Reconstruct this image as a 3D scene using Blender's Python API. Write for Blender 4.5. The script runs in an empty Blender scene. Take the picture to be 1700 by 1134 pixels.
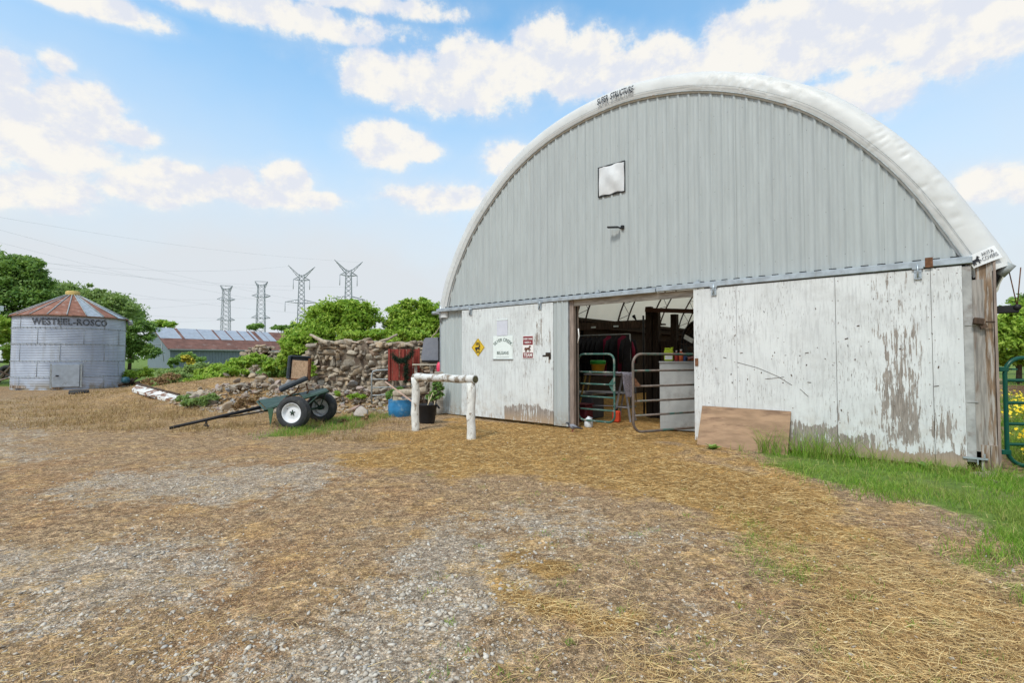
import bpy, math, random
import numpy as np
from mathutils import Vector, Matrix
R = math.radians
scene = bpy.context.scene
COL = scene.collection
# ---------------------------------------------------------------- camera
PITCH = math.atan(28.0/850.0); CZ = 1.33
cd = bpy.data.cameras.new("camera"); cam = bpy.data.objects.new("camera", cd); COL.objects.link(cam)
cd.sensor_width = 36.0; cd.lens = 18.0; cd.clip_end = 5000; cd.clip_start = 0.05
cam.location = (0, 0, CZ); cam.rotation_euler = (R(90)+PITCH, 0, 0)
scene.camera = cam
# ---------------------------------------------------------------- exposure, sun
scene.view_settings.view_transform = 'Standard'; scene.view_settings.look = 'None'
scene.view_settings.exposure = 0.24; scene.view_settings.gamma = 1.0
SUN_EL, SUN_AZ = R(52), R(212)      # azimuth clockwise from +Y
sl = bpy.data.lights.new("sun", 'SUN'); sl.energy = 2.1; sl.angle = R(10); sl.color = (1, 0.95, 0.87)
so = bpy.data.objects.new("sun", sl); COL.objects.link(so)
sd = Vector((math.sin(SUN_AZ)*math.cos(SUN_EL), math.cos(SUN_AZ)*math.cos(SUN_EL), math.sin(SUN_EL)))
so.rotation_euler = sd.to_track_quat('Z', 'Y').to_euler(); so.location = (-20, -20, 40)

def ray(px, py):                     # direction measured from the survey of the photo
    x = (px-850)/850.; z = -(py-567)/850.; c, s = math.cos(PITCH), math.sin(PITCH)
    return (x, c-z*s, s+z*c)
def at(px, py, Y):
    r = ray(px, py); k = Y/r[1]; return Vector((r[0]*k, Y, CZ+r[2]*k))
def gr(px, py, z=0.):
    r = ray(px, py); k = (z-CZ)/r[2]; return (r[0]*k, r[1]*k)

# ---------------------------------------------------------------- node helper
class NT:
    def __init__(s, nt): s.nt = nt
    def n(s, t, **k):
        o = s.nt.nodes.new(t)
        for a, b in k.items(): setattr(o, a, b)
        return o
    def put(s, sock, v):
        if isinstance(v, bpy.types.NodeSocket): s.nt.links.new(v, sock)
        elif v is not None:
            if isinstance(v, (tuple, list)) and len(v) == 3 and sock.type == 'RGBA': v = (*v, 1)
            sock.default_value = v
    def m(s, op, a, b=None, c=None, clamp=False):
        o = s.n('ShaderNodeMath', operation=op, use_clamp=clamp)
        for i, v in enumerate((a, b, c)): s.put(o.inputs[i], v)
        return o.outputs[0]
    def mix(s, f, a, b, bt='MIX'):
        o = s.n('ShaderNodeMix', data_type='RGBA', blend_type=bt, clamp_factor=True)
        s.put(o.inputs[0], f); s.put(o.inputs[6], a); s.put(o.inputs[7], b); return o.outputs[2]
    def ss(s, v, lo, hi, a=0., b=1.):
        o = s.n('ShaderNodeMapRange', interpolation_type='SMOOTHSTEP')
        for i, q in enumerate((v, lo, hi, a, b)): s.put(o.inputs[i], q)
        return o.outputs[0]
    def noise(s, vec, sc, det=4, rough=.55, dist=0., color=False):
        o = s.n('ShaderNodeTexNoise'); s.put(o.inputs['Vector'], vec); s.put(o.inputs['Scale'], sc)
        o.inputs['Detail'].default_value = det; o.inputs['Roughness'].default_value = rough; o.inputs['Distortion'].default_value = dist
        return o.outputs[1 if color else 0]
    def vor(s, vec, sc, feat='F1', out='Distance', rnd=1.):
        o = s.n('ShaderNodeTexVoronoi', feature=feat); s.put(o.inputs['Vector'], vec); o.inputs['Scale'].default_value = sc
        o.inputs['Randomness'].default_value = rnd
        return o.outputs[out]
    def obj(s): return s.n('ShaderNodeTexCoord').outputs['Object']
    def sep(s, v):
        o = s.n('ShaderNodeSeparateXYZ'); s.put(o.inputs[0], v); return o.outputs
    def comb(s, x, y, z):
        o = s.n('ShaderNodeCombineXYZ')
        for i, v in enumerate((x, y, z)): s.put(o.inputs[i], v)
        return o.outputs[0]
    def scale(s, v, k):
        o = s.n('ShaderNodeVectorMath', operation='MULTIPLY'); s.put(o.inputs[0], v); s.put(o.inputs[1], k); return o.outputs[0]
    def attr(s, name): return s.n('ShaderNodeAttribute', attribute_name=name).outputs['Fac']
    def island(s): return s.n('ShaderNodeNewGeometry').outputs['Random Per Island']
    def objrand(s): return s.n('ShaderNodeObjectInfo').outputs['Random']
    def bump(s, h, st=.3, d=.01):
        o = s.n('ShaderNodeBump'); s.put(o.inputs['Height'], h); o.inputs['Strength'].default_value = st; o.inputs['Distance'].default_value = d
        return o.outputs[0]
    def ramp(s, f, stops):
        o = s.n('ShaderNodeValToRGB'); s.put(o.inputs[0], f); e = o.color_ramp.elements
        while len(e) < len(stops): e.new(.5)
        for q, (p, c) in zip(e, stops): q.position = p; q.color = (*c, 1)
        return o.outputs[0]
def mat(name, rough=.8, metal=0., spec=.3):
    m = bpy.data.materials.new(name); m.use_nodes = True; nt = m.node_tree; nt.nodes.clear(); N = NT(nt)
    b = N.n('ShaderNodeBsdfPrincipled'); o = N.n('ShaderNodeOutputMaterial'); nt.links.new(b.outputs[0], o.inputs[0])
    b.inputs['Roughness'].default_value = rough; b.inputs['Metallic'].default_value = metal
    b.inputs['Specular IOR Level'].default_value = spec
    N.b = b; N.out = o; N.mat = m
    return m, N
MATS = {}
def plain(name, col, rough=.7, metal=0., var=.25, sc=12., bump=.15, spec=.3, dirt=None, dsc=3., dlo=.55, dhi=.7, stretch=(1, 1, 1)):
    """procedural surface: base colour with mottling, optional dirt or rust patches, fine bump"""
    if name in MATS: return MATS[name]
    m, N = mat(name, rough, metal, spec); v = N.scale(N.obj(), stretch)
    n1 = N.noise(v, sc, 5); k = N.ss(n1, .3, .7)
    lo = tuple(c*(1-var) for c in col); hi = tuple(min(1, c*(1+var*.5)) for c in col)
    c = N.mix(k, lo, hi)
    if dirt:
        d = N.ss(N.noise(v, dsc, 7, .65), dlo, dhi); c = N.mix(d, c, dirt)
        N.put(N.b.inputs['Roughness'], N.m('ADD', N.m('MULTIPLY', d, .25), rough, clamp=True))
    N.put(N.b.inputs['Base Color'], c)
    N.put(N.b.inputs['Normal'], N.bump(N.noise(v, sc*4, 4), bump, .004))
    MATS[name] = m; return m

# ---------------------------------------------------------------- world : daylight sky with procedural cumulus
W = bpy.data.worlds.new("World"); scene.world = W; W.use_nodes = True; W.node_tree.nodes.clear()
N = NT(W.node_tree)
sky = N.n('ShaderNodeTexSky', sky_type='NISHITA'); sky.sun_disc = False; sky.sun_elevation = SUN_EL; sky.sun_rotation = SUN_AZ
sky.air_density = 1.0; sky.dust_density = 1.0; sky.ozone_density = 2.0
D = N.n('ShaderNodeTexCoord').outputs['Generated']; X_, Y_, Z_ = N.sep(D)
az = N.m('ARCTAN2', X_, Y_); el = N.m('ARCSINE', Z_)
P2 = N.comb(az, N.m('MULTIPLY', el, 1.25), 0.0)
fb = N.noise(P2, 7.0, 9, .58, .3); fb2 = N.noise(P2, 24.0, 9, .66); big = N.noise(P2, 3.0, 4)
CL = [(870,125,300,52,36,1),(620,118,62,42,50,1),(705,140,90,40,48,1),(800,120,120,62,66,1),(905,78,62,60,80,1),(960,100,120,56,70,1),(1080,108,90,50,70,1),
 (1180,115,110,40,50,.8),(640,240,70,38,40,1),(690,248,44,22,24,1),(-10,130,80,66,80,1),(40,200,90,76,60,1),(110,190,85,66,66,.98),(150,185,46,52,44,.9),(60,250,160,60,50,.72),(215,225,40,20,20,.6),(98,102,28,18,26,.6),
 (75,312,110,38,36,1),(-40,310,100,40,36,1),(235,308,80,36,34,1),(310,300,90,36,36,1),(385,300,52,30,34,.95),(475,298,50,34,40,1),(440,322,90,20,26,.8),(520,330,60,16,18,.7),
 (120,-6,160,30,28,1),(330,-14,380,40,34,.82),(560,-6,200,30,20,.7),(1290,60,150,70,60,.9),(1450,45,280,90,70,1),(1650,40,200,90,80,1),(1420,165,120,50,40,.9),(1640,310,80,38,26,1),(1720,315,60,30,26,1),
 (850,262,52,28,40,.9),(750,330,110,22,20,.5)]
dens = None
for (px, py, w, hu, hd, am) in CL:
    r0, r1, r2, r3 = ray(px, py), ray(px+w, py), ray(px, py-hu), ray(px, py+hd)
    A = lambda r: math.atan2(r[0], r[1]); E_ = lambda r: math.atan2(r[2], math.hypot(r[0], r[1]))
    dx = N.m('DIVIDE', N.m('SUBTRACT', az, A(r0)), A(r1)-A(r0))
    dz = N.m('SUBTRACT', el, E_(r0))
    up = N.m('MAXIMUM', N.m('DIVIDE', dz, E_(r2)-E_(r0)), N.m('DIVIDE', dz, E_(r3)-E_(r0)))
    d = N.m('SQRT', N.m('ADD', N.m('MULTIPLY', dx, dx), N.m('MULTIPLY', up, up)))
    v = N.m('MULTIPLY', N.m('SUBTRACT', 1.0, d), am)
    dens = v if dens is None else N.m('SMOOTH_MAX', dens, v, .12)
wob = N.m('ADD', N.m('MULTIPLY', N.m('SUBTRACT', fb, .5), 1.45), N.m('MULTIPLY', N.m('SUBTRACT', fb2, .5), 1.0))
cl = N.m('ADD', N.m('MULTIPLY', N.ss(N.m('ADD', dens, wob), -.12, .24), .72), N.m('MULTIPLY', N.ss(N.m('ADD', dens, N.m('MULTIPLY', wob, .6)), -.55, .35), .28))
# clouds elsewhere in the sky (overhead and behind), plain noise added to balance the lighting
oth = N.ss(N.noise(P2, 2.2, 7, .6), .40, .60)
out_ = N.m('MAXIMUM', N.ss(el, .62, .85), N.ss(N.m('ABSOLUTE', az), .95, 1.25))
cl = N.m('MAXIMUM', cl, N.m('MULTIPLY', oth, out_))
# thin veil that thickens towards the horizon
veil = N.m('ADD', N.ss(el, .60, .12, .06, 1.0), N.m('MULTIPLY', N.m('SUBTRACT', big, .5), .45), clamp=True)
n0 = N.noise(P2, 8.0, 8, .60); n1 = N.noise(N.comb(N.m('SUBTRACT', az, .010), N.m('MULTIPLY', N.m('ADD', el, .028), 1.25), 0.), 8.0, 8, .60)
shade = N.ss(N.m('ADD', N.m('ADD', N.m('MULTIPLY', N.m('SUBTRACT', n0, n1), 3.2), N.m('MULTIPLY', N.m('SUBTRACT', fb2, .5), .8)), .5), .18, .72)
skyc = N.n('ShaderNodeMix', data_type='RGBA', blend_type='MULTIPLY'); skyc.inputs[0].default_value = 1
N.put(skyc.inputs[6], sky.outputs[0]); skyc.inputs[7].default_value = (1, 1, 1, 1)
SKYGAIN = (1.9, 2.65, 2.55, 1); skyc.inputs[7].default_value = SKYGAIN
c = N.mix(veil, skyc.outputs[2], (6.2, 6.6, 7.0))
cc = N.mix(shade, (6.6, 6.85, 7.5), (8.2, 7.95, 7.45))
c = N.mix(N.m('MULTIPLY', cl, .97), c, cc)
bg = N.n('ShaderNodeBackground'); N.put(bg.inputs[0], c); bg.inputs[1].default_value = 0.1
wo = N.n('ShaderNodeOutputWorld'); W.node_tree.links.new(bg.outputs[0], wo.inputs[0])

# ---------------------------------------------------------------- object helpers
def tag(o, label=None, cat=None, group=None, kind=None):
    if label: o['label'] = label
    if cat: o['category'] = cat
    if group: o['group'] = group
    if kind: o['kind'] = kind
    return o
def empty(name, loc=(0, 0, 0), rz=0., label=None, cat=None, group=None, rot=None):
    o = bpy.data.objects.new(name, None); COL.objects.link(o); o.location = loc
    o.rotation_euler = rot if rot else (0, 0, rz); o.empty_display_size = .1
    return tag(o, label, cat, group)
def link(name, me, m, parent=None):
    o = bpy.data.objects.new(name, me); COL.objects.link(o)
    if m is not None:
        for q in (m if isinstance(m, (list, tuple)) else [m]): me.materials.append(q)
    if parent: o.parent = parent
    return o
def np_mesh(name, V, F, m, parent=None, smooth=False, attrs=None):
    V = np.asarray(V, dtype=np.float32); F = np.asarray(F, dtype=np.int32); k = F.shape[1]
    me = bpy.data.meshes.new(name); me.vertices.add(len(V)); me.vertices.foreach_set('co', V.ravel())
    me.loops.add(F.size); me.loops.foreach_set('vertex_index', F.ravel())
    me.polygons.add(len(F)); me.polygons.foreach_set('loop_start', np.arange(0, F.size, k, dtype=np.int32))
    me.polygons.foreach_set('loop_total', np.full(len(F), k, dtype=np.int32))
    if smooth: me.polygons.foreach_set('use_smooth', np.ones(len(F), dtype=bool))
    me.update(calc_edges=True)
    if attrs:
        for a, v in attrs.items():
            at_ = me.attributes.new(a, 'FLOAT', 'POINT'); at_.data.foreach_set('value', np.asarray(v, dtype=np.float32))
    return link(name, me, m, parent)
class MB:
    def __init__(s): s.v = []; s.f = []; s.mi = []; s.sm = []; s.cur = 0
    def add(s, vs, fs, M=None, smooth=False):
        b = len(s.v)
        for p in vs: s.v.append(tuple(M @ Vector(p)) if M is not None else tuple(p))
        for f in fs: s.f.append(tuple(i+b for i in f)); s.mi.append(s.cur); s.sm.append(smooth)
        return s
    def box(s, c, d, M=None, rot=None, ch=0.):
        x, y, z = d[0]/2, d[1]/2, d[2]/2
        T = Matrix.Translation(c)
        if rot: T = T @ Matrix.Rotation(rot[2], 4, 'Z') @ Matrix.Rotation(rot[1], 4, 'Y') @ Matrix.Rotation(rot[0], 4, 'X')
        if M is not None: T = M @ T
        if ch <= 0:
            vs = [(a*x, b*y, e*z) for a in (-1, 1) for b in (-1, 1) for e in (-1, 1)]
            fs = [(0, 1, 3, 2), (4, 6, 7, 5), (0, 4, 5, 1), (2, 3, 7, 6), (0, 2, 6, 4), (1, 5, 7, 3)]
            return s.add(vs, fs, T)
        # chamfered box
        vs = []; idx = {}
        for a in (-1, 1):
            for b in (-1, 1):
                for e in (-1, 1):
                    for ax in range(3):
                        p = [a*(x-ch), b*(y-ch), e*(z-ch)]; p[ax] = (a*x, b*y, e*z)[ax]; idx[(a, b, e, ax)] = len(vs); vs.append(tuple(p))
        fs = []
        for ax in range(3):
            o = [q for q in range(3) if q != ax]
            for sg in (-1, 1):
                q = []
                for (i, j) in ((-1, -1), (1, -1), (1, 1), (-1, 1)):
                    k = [0, 0, 0]; k[ax] = sg; k[o[0]] = i; k[o[1]] = j; q.append(idx[(*k, ax)])
                fs.append(tuple(q))
            for i in (-1, 1):
                for j in (-1, 1):
                    k0 = [0, 0, 0]; k0[o[0]] = i; k0[o[1]] = j; k1 = list(k0); k0[ax] = -1; k1[ax] = 1
                    fs.append((idx[(*k0, o[0])], idx[(*k1, o[0])], idx[(*k1, o[1])], idx[(*k0, o[1])]))
        for a in (-1, 1):
            for b in (-1, 1):
                for e in (-1, 1): fs.append(tuple(idx[(a, b, e, q)] for q in range(3)))
        return s.add(vs, fs, T)
    def tube(s, pts, r, seg=8, caps=True, M=None, smooth=True, flat=1.):
        pts = [Vector(p) for p in pts]; n = len(pts); rs = r if isinstance(r, (list, tuple)) else [r]*n
        up = Vector((0, 0, 1)); vs = []; prev = None
        for i, p in enumerate(pts):
            t = (pts[min(i+1, n-1)]-pts[max(i-1, 0)]); t = t.normalized() if t.length > 1e-9 else Vector((0, 0, 1))
            if prev is None:
                a = t.cross(up if abs(t.z) < .95 else Vector((1, 0, 0))).normalized()
            else:
                a = (prev - t*prev.dot(t)); a = a.normalized() if a.length > 1e-6 else t.orthogonal().normalized()
            prev = a; b = t.cross(a).normalized()
            for k in range(seg):
                g = 2*math.pi*k/seg; vs.append(p + a*math.cos(g)*rs[i] + b*math.sin(g)*rs[i]*flat)
        fs = [(i*seg+k, i*seg+(k+1) % seg, (i+1)*seg+(k+1) % seg, (i+1)*seg+k) for i in range(n-1) for k in range(seg)]
        s.add(vs, fs, M, smooth)
        if caps:
            b0 = len(s.v)-len(vs)
            s.f.append(tuple(b0+k for k in reversed(range(seg)))); s.mi.append(s.cur); s.sm.append(False)
            s.f.append(tuple(b0+(n-1)*seg+k for k in range(seg))); s.mi.append(s.cur); s.sm.append(False)
        return s
    def lathe(s, prof, seg=24, M=None, smooth=True, close=False):
        vs = [(r*math.cos(2*math.pi*k/seg), r*math.sin(2*math.pi*k/seg), z) for (r, z) in prof for k in range(seg)]
        n = len(prof); rng = range(n if close else n-1)
        fs = [(i*seg+k, i*seg+(k+1) % seg, ((i+1) % n)*seg+(k+1) % seg, ((i+1) % n)*seg+k) for i in rng for k in range(seg)]
        return s.add(vs, fs, M, smooth)
    def prism(s, poly, d, M=None):       # poly in local xz, thickness d along y (from 0 to d)
        n = len(poly); vs = [(x, 0, z) for x, z in poly]+[(x, d, z) for x, z in poly]
        fs = [tuple(range(n)), tuple(reversed(range(n, 2*n)))]+[(i, i+n, (i+1) % n+n, (i+1) % n) for i in range(n)]
        return s.add(vs, fs, M)
    def build(s, name, m, parent=None, label=None, cat=None, group=None, loc=None, rz=None):
        me = bpy.data.meshes.new(name); me.from_pydata(s.v, [], s.f)
        o = link(name, me, m, parent)
        me.polygons.foreach_set('material_index', s.mi); me.polygons.foreach_set('use_smooth', s.sm); me.update()
        if loc is not None: o.location = loc
        if rz is not None: o.rotation_euler = (0, 0, rz)
        return tag(o, label, cat, group)
def copy_tree(o, parent=None):
    c = o.copy(); COL.objects.link(c); c.parent = parent
    for ch in list(o.children): copy_tree(ch, c)
    return c
def text_data(body, size, align='CENTER', spacing=1., shear=0., offset=0.):
    cu = bpy.data.curves.new("lettering", 'FONT'); cu.body = body; cu.size = size; cu.align_x = align; cu.align_y = 'CENTER'
    cu.space_character = spacing; cu.shear = shear; cu.offset = offset; cu.resolution_u = 3
    o = bpy.data.objects.new("tmp_text", cu); COL.objects.link(o)
    dg = bpy.context.evaluated_depsgraph_get(); me = bpy.data.meshes.new_from_object(o.evaluated_get(dg))
    V = [tuple(v.co) for v in me.vertices]; F = [tuple(p.vertices) for p in me.polygons]
    bpy.data.objects.remove(o); bpy.data.curves.remove(cu); bpy.data.meshes.remove(me)
    return V, F

# value noise in numpy
def vnoise(x, y, seed=0):
    x = np.asarray(x, float); y = np.asarray(y, float)
    xi = np.floor(x).astype(np.int64); yi = np.floor(y).astype(np.int64); fx = x-xi; fy = y-yi
    def h(a, b):
        n = (a*374761393 + b*668265263 + seed*982451653) & 0x7fffffff
        n = ((n ^ (n >> 13))*1274126177) & 0x7fffffff
        return ((n ^ (n >> 16)) & 0xffff)/65535.
    sx = fx*fx*(3-2*fx); sy = fy*fy*(3-2*fy)
    return (h(xi, yi)*(1-sx)+h(xi+1, yi)*sx)*(1-sy)+(h(xi, yi+1)*(1-sx)+h(xi+1, yi+1)*sx)*sy
def fbm(x, y, seed=0, o=4):
    t = 0; a = .5; tot = 0
    for k in range(o): t = t+a*vnoise(x*2**k, y*2**k, seed+k*17); tot += a; a *= .5
    return t/tot
def pdist(poly, x, y):                 # signed distance, positive inside
    P = np.array(poly); d = np.full(x.shape, 1e9); ins = np.zeros(x.shape, bool); n = len(P)
    for i in range(n):
        a = P[i]; b = P[(i+1) % n]; e = b-a; L = max(1e-9, e@e)
        t = np.clip(((x-a[0])*e[0]+(y-a[1])*e[1])/L, 0, 1); d = np.minimum(d, np.hypot(x-a[0]-t*e[0], y-a[1]-t*e[1]))
        c = ((a[1] > y) != (b[1] > y)); dy = b[1]-a[1]
        if abs(dy) > 1e-12: ins ^= c & (x < e[0]*(y-a[1])/dy + a[0])
    return np.where(ins, d, -d)
def sst(v, a, b):
    t = np.clip((v-a)/(b-a), 0, 1); return t*t*(3-2*t)

# ---------------------------------------------------------------- the barn's frame of reference
BL = Vector((-1.678, 12.345, 0)); ANG = R(-41.2)
EU = Vector((math.cos(ANG), math.sin(ANG), 0)); EV = Vector((-EU.y, EU.x, 0))
def F(u, v, z=0.): return BL + EU*u + EV*v + Vector((0, 0, z))
def uv_of(x, y): return ((x-BL.x)*EU.x+(y-BL.y)*EU.y, (x-BL.x)*EV.x+(y-BL.y)*EV.y)

# ---------------------------------------------------------------- terrain
MOUNDS = [((-7.3, 14.7), 2.0, 1.0, .52), ((-5.0, 13.9), 2.0, .9, .30), ((-10.2, 17.2), 2.6, 1.6, .45), ((-13.4, 19.9), 1.5, 1.2, .42), ((-8.0, 19), 4.0, 2.0, .45), ((-3.2, 13.2), 1.2, .6, .12)]
def H(x, y):
    x = np.asarray(x, float); y = np.asarray(y, float)
    r = np.hypot(x, y); near = 1/(1+(r/40)**2)
    z = (fbm(x*.35, y*.35, 3)-.5)*.07*near + (fbm(x*1.7, y*1.7, 9, 3)-.5)*.03*near
    u = (x-BL.x)*EU.x+(y-BL.y)*EU.y; v = (x-BL.x)*EV.x+(y-BL.y)*EV.y
    for (cx, cy), sx, sy, a in MOUNDS:
        z = z+a*np.exp(-((x-cx)/sx)**2-((y-cy)/sy)**2)*(.75+.5*fbm(x*1.1, y*1.1, 21))
    cl_ = sst(fbm(x*1.2, y*1.2, 33), .35, .7)*sst(-v, 4.5, 1.)*sst(-v, .15, .8)*sst(u, -1, 2)*sst(y, 4, 5.5)
    z = z+(fbm(x*5.2, y*5.2, 34, 3)-.42)*.085*cl_+(fbm(x*4.6, y*4.6, 35, 3)-.5)*.022*near
    inb = sst(u, -.9, -.3)*sst(-u, -10.4, -9.9)*sst(v, -.6, -.1)
    z = z*(1-inb*.9)-.005*inb
    return z
def gh(px, py):
    z = 0.
    for _ in range(12): x, y = gr(px, py, z); z = .5*z+.5*float(H(np.array([x]), np.array([y]))[0])
    return Vector((x, y, z))
def Hs(x, y): return float(H(np.array([x]), np.array([y]))[0])
G = lambda pts: [gr(*p) for p in pts]
STRAW = G([(590, 760), (640, 735), (735, 700), (960, 702), (1000, 690), (1100, 690), (1150, 735), (1230, 772), (1330, 805), (1440, 880), (1330, 905), (1180, 885), (1060, 850), (960, 812), (800, 795), (650, 790)])
STRAW2 = G([(830, 930), (960, 895), (1130, 960), (1110, 1040), (960, 1085), (840, 1000)])
STRAW3 = G([(1180, 880), (1450, 880), (1700, 990), (1900, 1134), (1300, 1300), (1000, 1134), (1250, 1050)])
GRAV = [G(p) for p in ([(150, 800), (420, 765), (560, 765), (570, 795), (380, 840), (200, 830)],
  [(560, 930), (700, 880), (800, 870), (840, 900), (820, 990), (780, 1060), (700, 1160), (480, 1160), (560, 1040), (600, 980)],
  [(850, 830), (960, 815), (1080, 860), (1150, 890), (1080, 925), (900, 905), (840, 885)],
  [(1140, 970), (1230, 950), (1260, 1040), (1180, 1070), (1090, 1000)],
  [(0, 930), (120, 915), (270, 945), (380, 955), (300, 985), (100, 995), (-60, 980)], [(-80, 1040), (70, 1035), (60, 1075), (-60, 1100)],
  [(-300, 660), (60, 662), (150, 700), (120, 760), (-200, 800)])]
GRASS = [G([(1150, 728), (1225, 740), (1260, 765), (1330, 795), (1440, 835), (1560, 885), (1700, 960), (1760, 1020), (2600, 1100), (3200, 660), (1655, 612), (1655, 700), (1655, 775), (1500, 740), (1309, 725)]),
         G([(450, 722), (475, 704), (560, 694), (640, 690), (690, 690), (640, 703), (540, 720)])]
SPARSE = G([(1180, 850), (1420, 870), (1700, 930), (2200, 1300), (1100, 1300), (950, 1050), (1150, 1000)])
SOIL = G([(1655, 641), (1800, 636), (1900, 645), (1800, 664), (1655, 660)])
DRYW = [(-17, 21), (-16, 12), (-9, 9.6), (-5.5, 9.0), (-3, 9.6), (-1.8, 11.8), (-3, 13.5), (-7, 15.5), (-9, 22)]
BROWN = G([(-60, 780), (300, 740), (640, 740), (820, 820), (700, 880), (560, 960), (300, 1080), (-200, 1100)])
def masks(x, y):
    n1 = fbm(x*.9, y*.9, 5)-.5; n2 = fbm(x*3.1, y*3.1, 6)-.5; nn = n1*1.1+n2*.55
    st = sst(pdist(STRAW, x, y)+nn*1.8, -.6, .6)
    st = np.maximum(st, .75*sst(pdist(STRAW2, x, y)+nn*.5, -.08, .15)*sst(fbm(x*4, y*4, 8), .42, .6))
    st = np.maximum(st, .5*sst(pdist(STRAW3, x, y)+nn*.9, -.2, .3))
    gv = 0*x
    for k_, p in enumerate(GRAV): gv = np.maximum(gv, (.55 if k_ == 6 else 1.)*sst(pdist(p, x, y)+nn*1.6, -.75, .75))
    gs = 0*x
    for k_, p in enumerate(GRASS): gs = np.maximum(gs, (sst(pdist(p, x, y)+nn*1.0, -.20, .75) if k_ == 0 else .8*sst(pdist(p, x, y)+nn*1.3, -.2, .45)))
    far = sst(y+nn*6, 23.5, 27)*sst(-x*1.0+y*.2, -2, 4)
    far = np.maximum(far, sst(y, 30, 40)); gs = np.maximum(gs, far)
    sp = sst(pdist(SPARSE, x, y)+nn, -.3, .6)*sst(fbm(x*2.6, y*2.6, 31), .52, .66)
    so_ = sst(pdist(SOIL, x, y)+nn*2, -.3, .3); gs = gs*(1-so_)
    u = (x-BL.x)*EU.x+(y-BL.y)*EU.y; v = (x-BL.x)*EV.x+(y-BL.y)*EV.y
    inb = sst(u, -.1, .05)*sst(-u, -9.75, -9.6)*sst(v, -.12, .0); gs = gs*(1-inb)
    st = np.maximum(st*(1-inb), inb*.75)
    dw = sst(pdist(DRYW, x, y)+nn*2., -.6, .8); st = np.maximum(st, .38*dw*(1-gs))
    br = sst(pdist(BROWN, x, y)+nn*1.5, -.3, .6)
    return dict(straw=st, gravel=gv, grass=gs, sparse=sp, soil=so_, brown=br)

# ground : one sheet, fine near the camera, coarse to the horizon
def axis(lo, hi, step, g, end):
    a = list(np.arange(lo, hi+1e-6, step)); s = step
    while a[-1] < end: s *= g; a.append(a[-1]+s)
    s = step; b = [a[0]]
    while b[-1] > -end: s *= g; b.append(b[-1]-s)
    return np.array(b[:0:-1]+a)
gx = axis(-9, 9, .075, 1.05, 3000); gy = axis(.8, 17, .075, 1.05, 3000)
XX, YY = np.meshgrid(gx, gy); ZZ = H(XX, YY); mk = masks(XX.ravel(), YY.ravel())
nx, ny = len(gx), len(gy); ii = (np.arange(ny-1)[:, None]*nx+np.arange(nx-1)[None, :]).ravel()
m_ground, N = mat("yard_ground", .92, 0, .12)
o_ = N.obj(); a = {k: N.attr(k) for k in mk}
nA = N.noise(o_, 1.1, 6, .6); nB = N.noise(o_, 9., 6, .65); nC = N.noise(o_, 55., 5, .75); nD = N.noise(o_, 3.3, 6, .6)
dirt = N.mix(N.ss(nB, .35, .68), (.235, .165, .112), (.42, .32, .215))
dirt = N.mix(N.ss(nC, .42, .66, 0, .75), dirt, (.13, .095, .07)); dirt = N.mix(N.ss(nC, .42, .32, 0, .5), dirt, (.46, .38, .29))
rb = N.m('MULTIPLY', N.ss(N.m('ADD', nA, N.m('MULTIPLY', a['brown'], .10)), .52, .70), .62)
dirt = N.mix(rb, dirt, N.mix(N.ss(nB, .4, .65), (.19, .105, .055), (.40, .25, .13)))
gst = N.ss(N.noise(o_, 42., 5, .8), .40, .62)
grav = N.mix(gst, (.18, .15, .128), (.48, .44, .395))
nE = N.noise(o_, 19., 6, .78); dirt = N.mix(N.ss(nE, .50, .62, 0, .55), dirt, (.125, .088, .06)); dirt = N.mix(N.ss(nE, .46, .36, 0, .45), dirt, (.50, .41, .30))
ch = N.m('GREATER_THAN', N.noise(o_, 150., 2, .6), .60); dirt = N.mix(N.m('MULTIPLY', ch, .5), dirt, (.55, .46, .34))
# embedded pebbles (two sizes)
def pebbles(sc, thr, cover):
    dd = N.vor(o_, sc); rc = N.vor(o_, sc, out='Color'); r_, g_, b_ = N.sep(rc)
    sel = N.m('GREATER_THAN', r_, cover); inn = N.ss(dd, thr, thr*.7)
    return N.m('MULTIPLY', sel, inn), g_
p1, c1 = pebbles(48., .42, .55); p2, c2 = pebbles(120., .45, .4)
gmask = N.m('MULTIPLY', N.ss(N.m('ADD', a['gravel'], N.m('ADD', N.m('MULTIPLY', N.m('SUBTRACT', nD, .5), 1.5), N.m('MULTIPLY', N.m('SUBTRACT', nB, .5), 1.6))), .28, .85), N.m('SUBTRACT', 1.0, N.m('MULTIPLY', a['straw'], .8)))
gall = N.m('MAXIMUM', gmask, N.m('MULTIPLY', N.ss(nD, .55, .72), .5))
c = N.mix(N.m('MULTIPLY', gall, .70), dirt, grav)
c = N.mix(N.m('MULTIPLY', p2, N.ss(gall, 0, .6, .25, .9)), c, N.mix(c2, (.27, .25, .23), (.56, .55, .54)))
c = N.mix(N.m('MULTIPLY', p1, N.ss(gall, 0, .7, .10, 1.)), c, N.mix(c1, (.30, .28, .26), (.62, .61, .60)))
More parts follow.
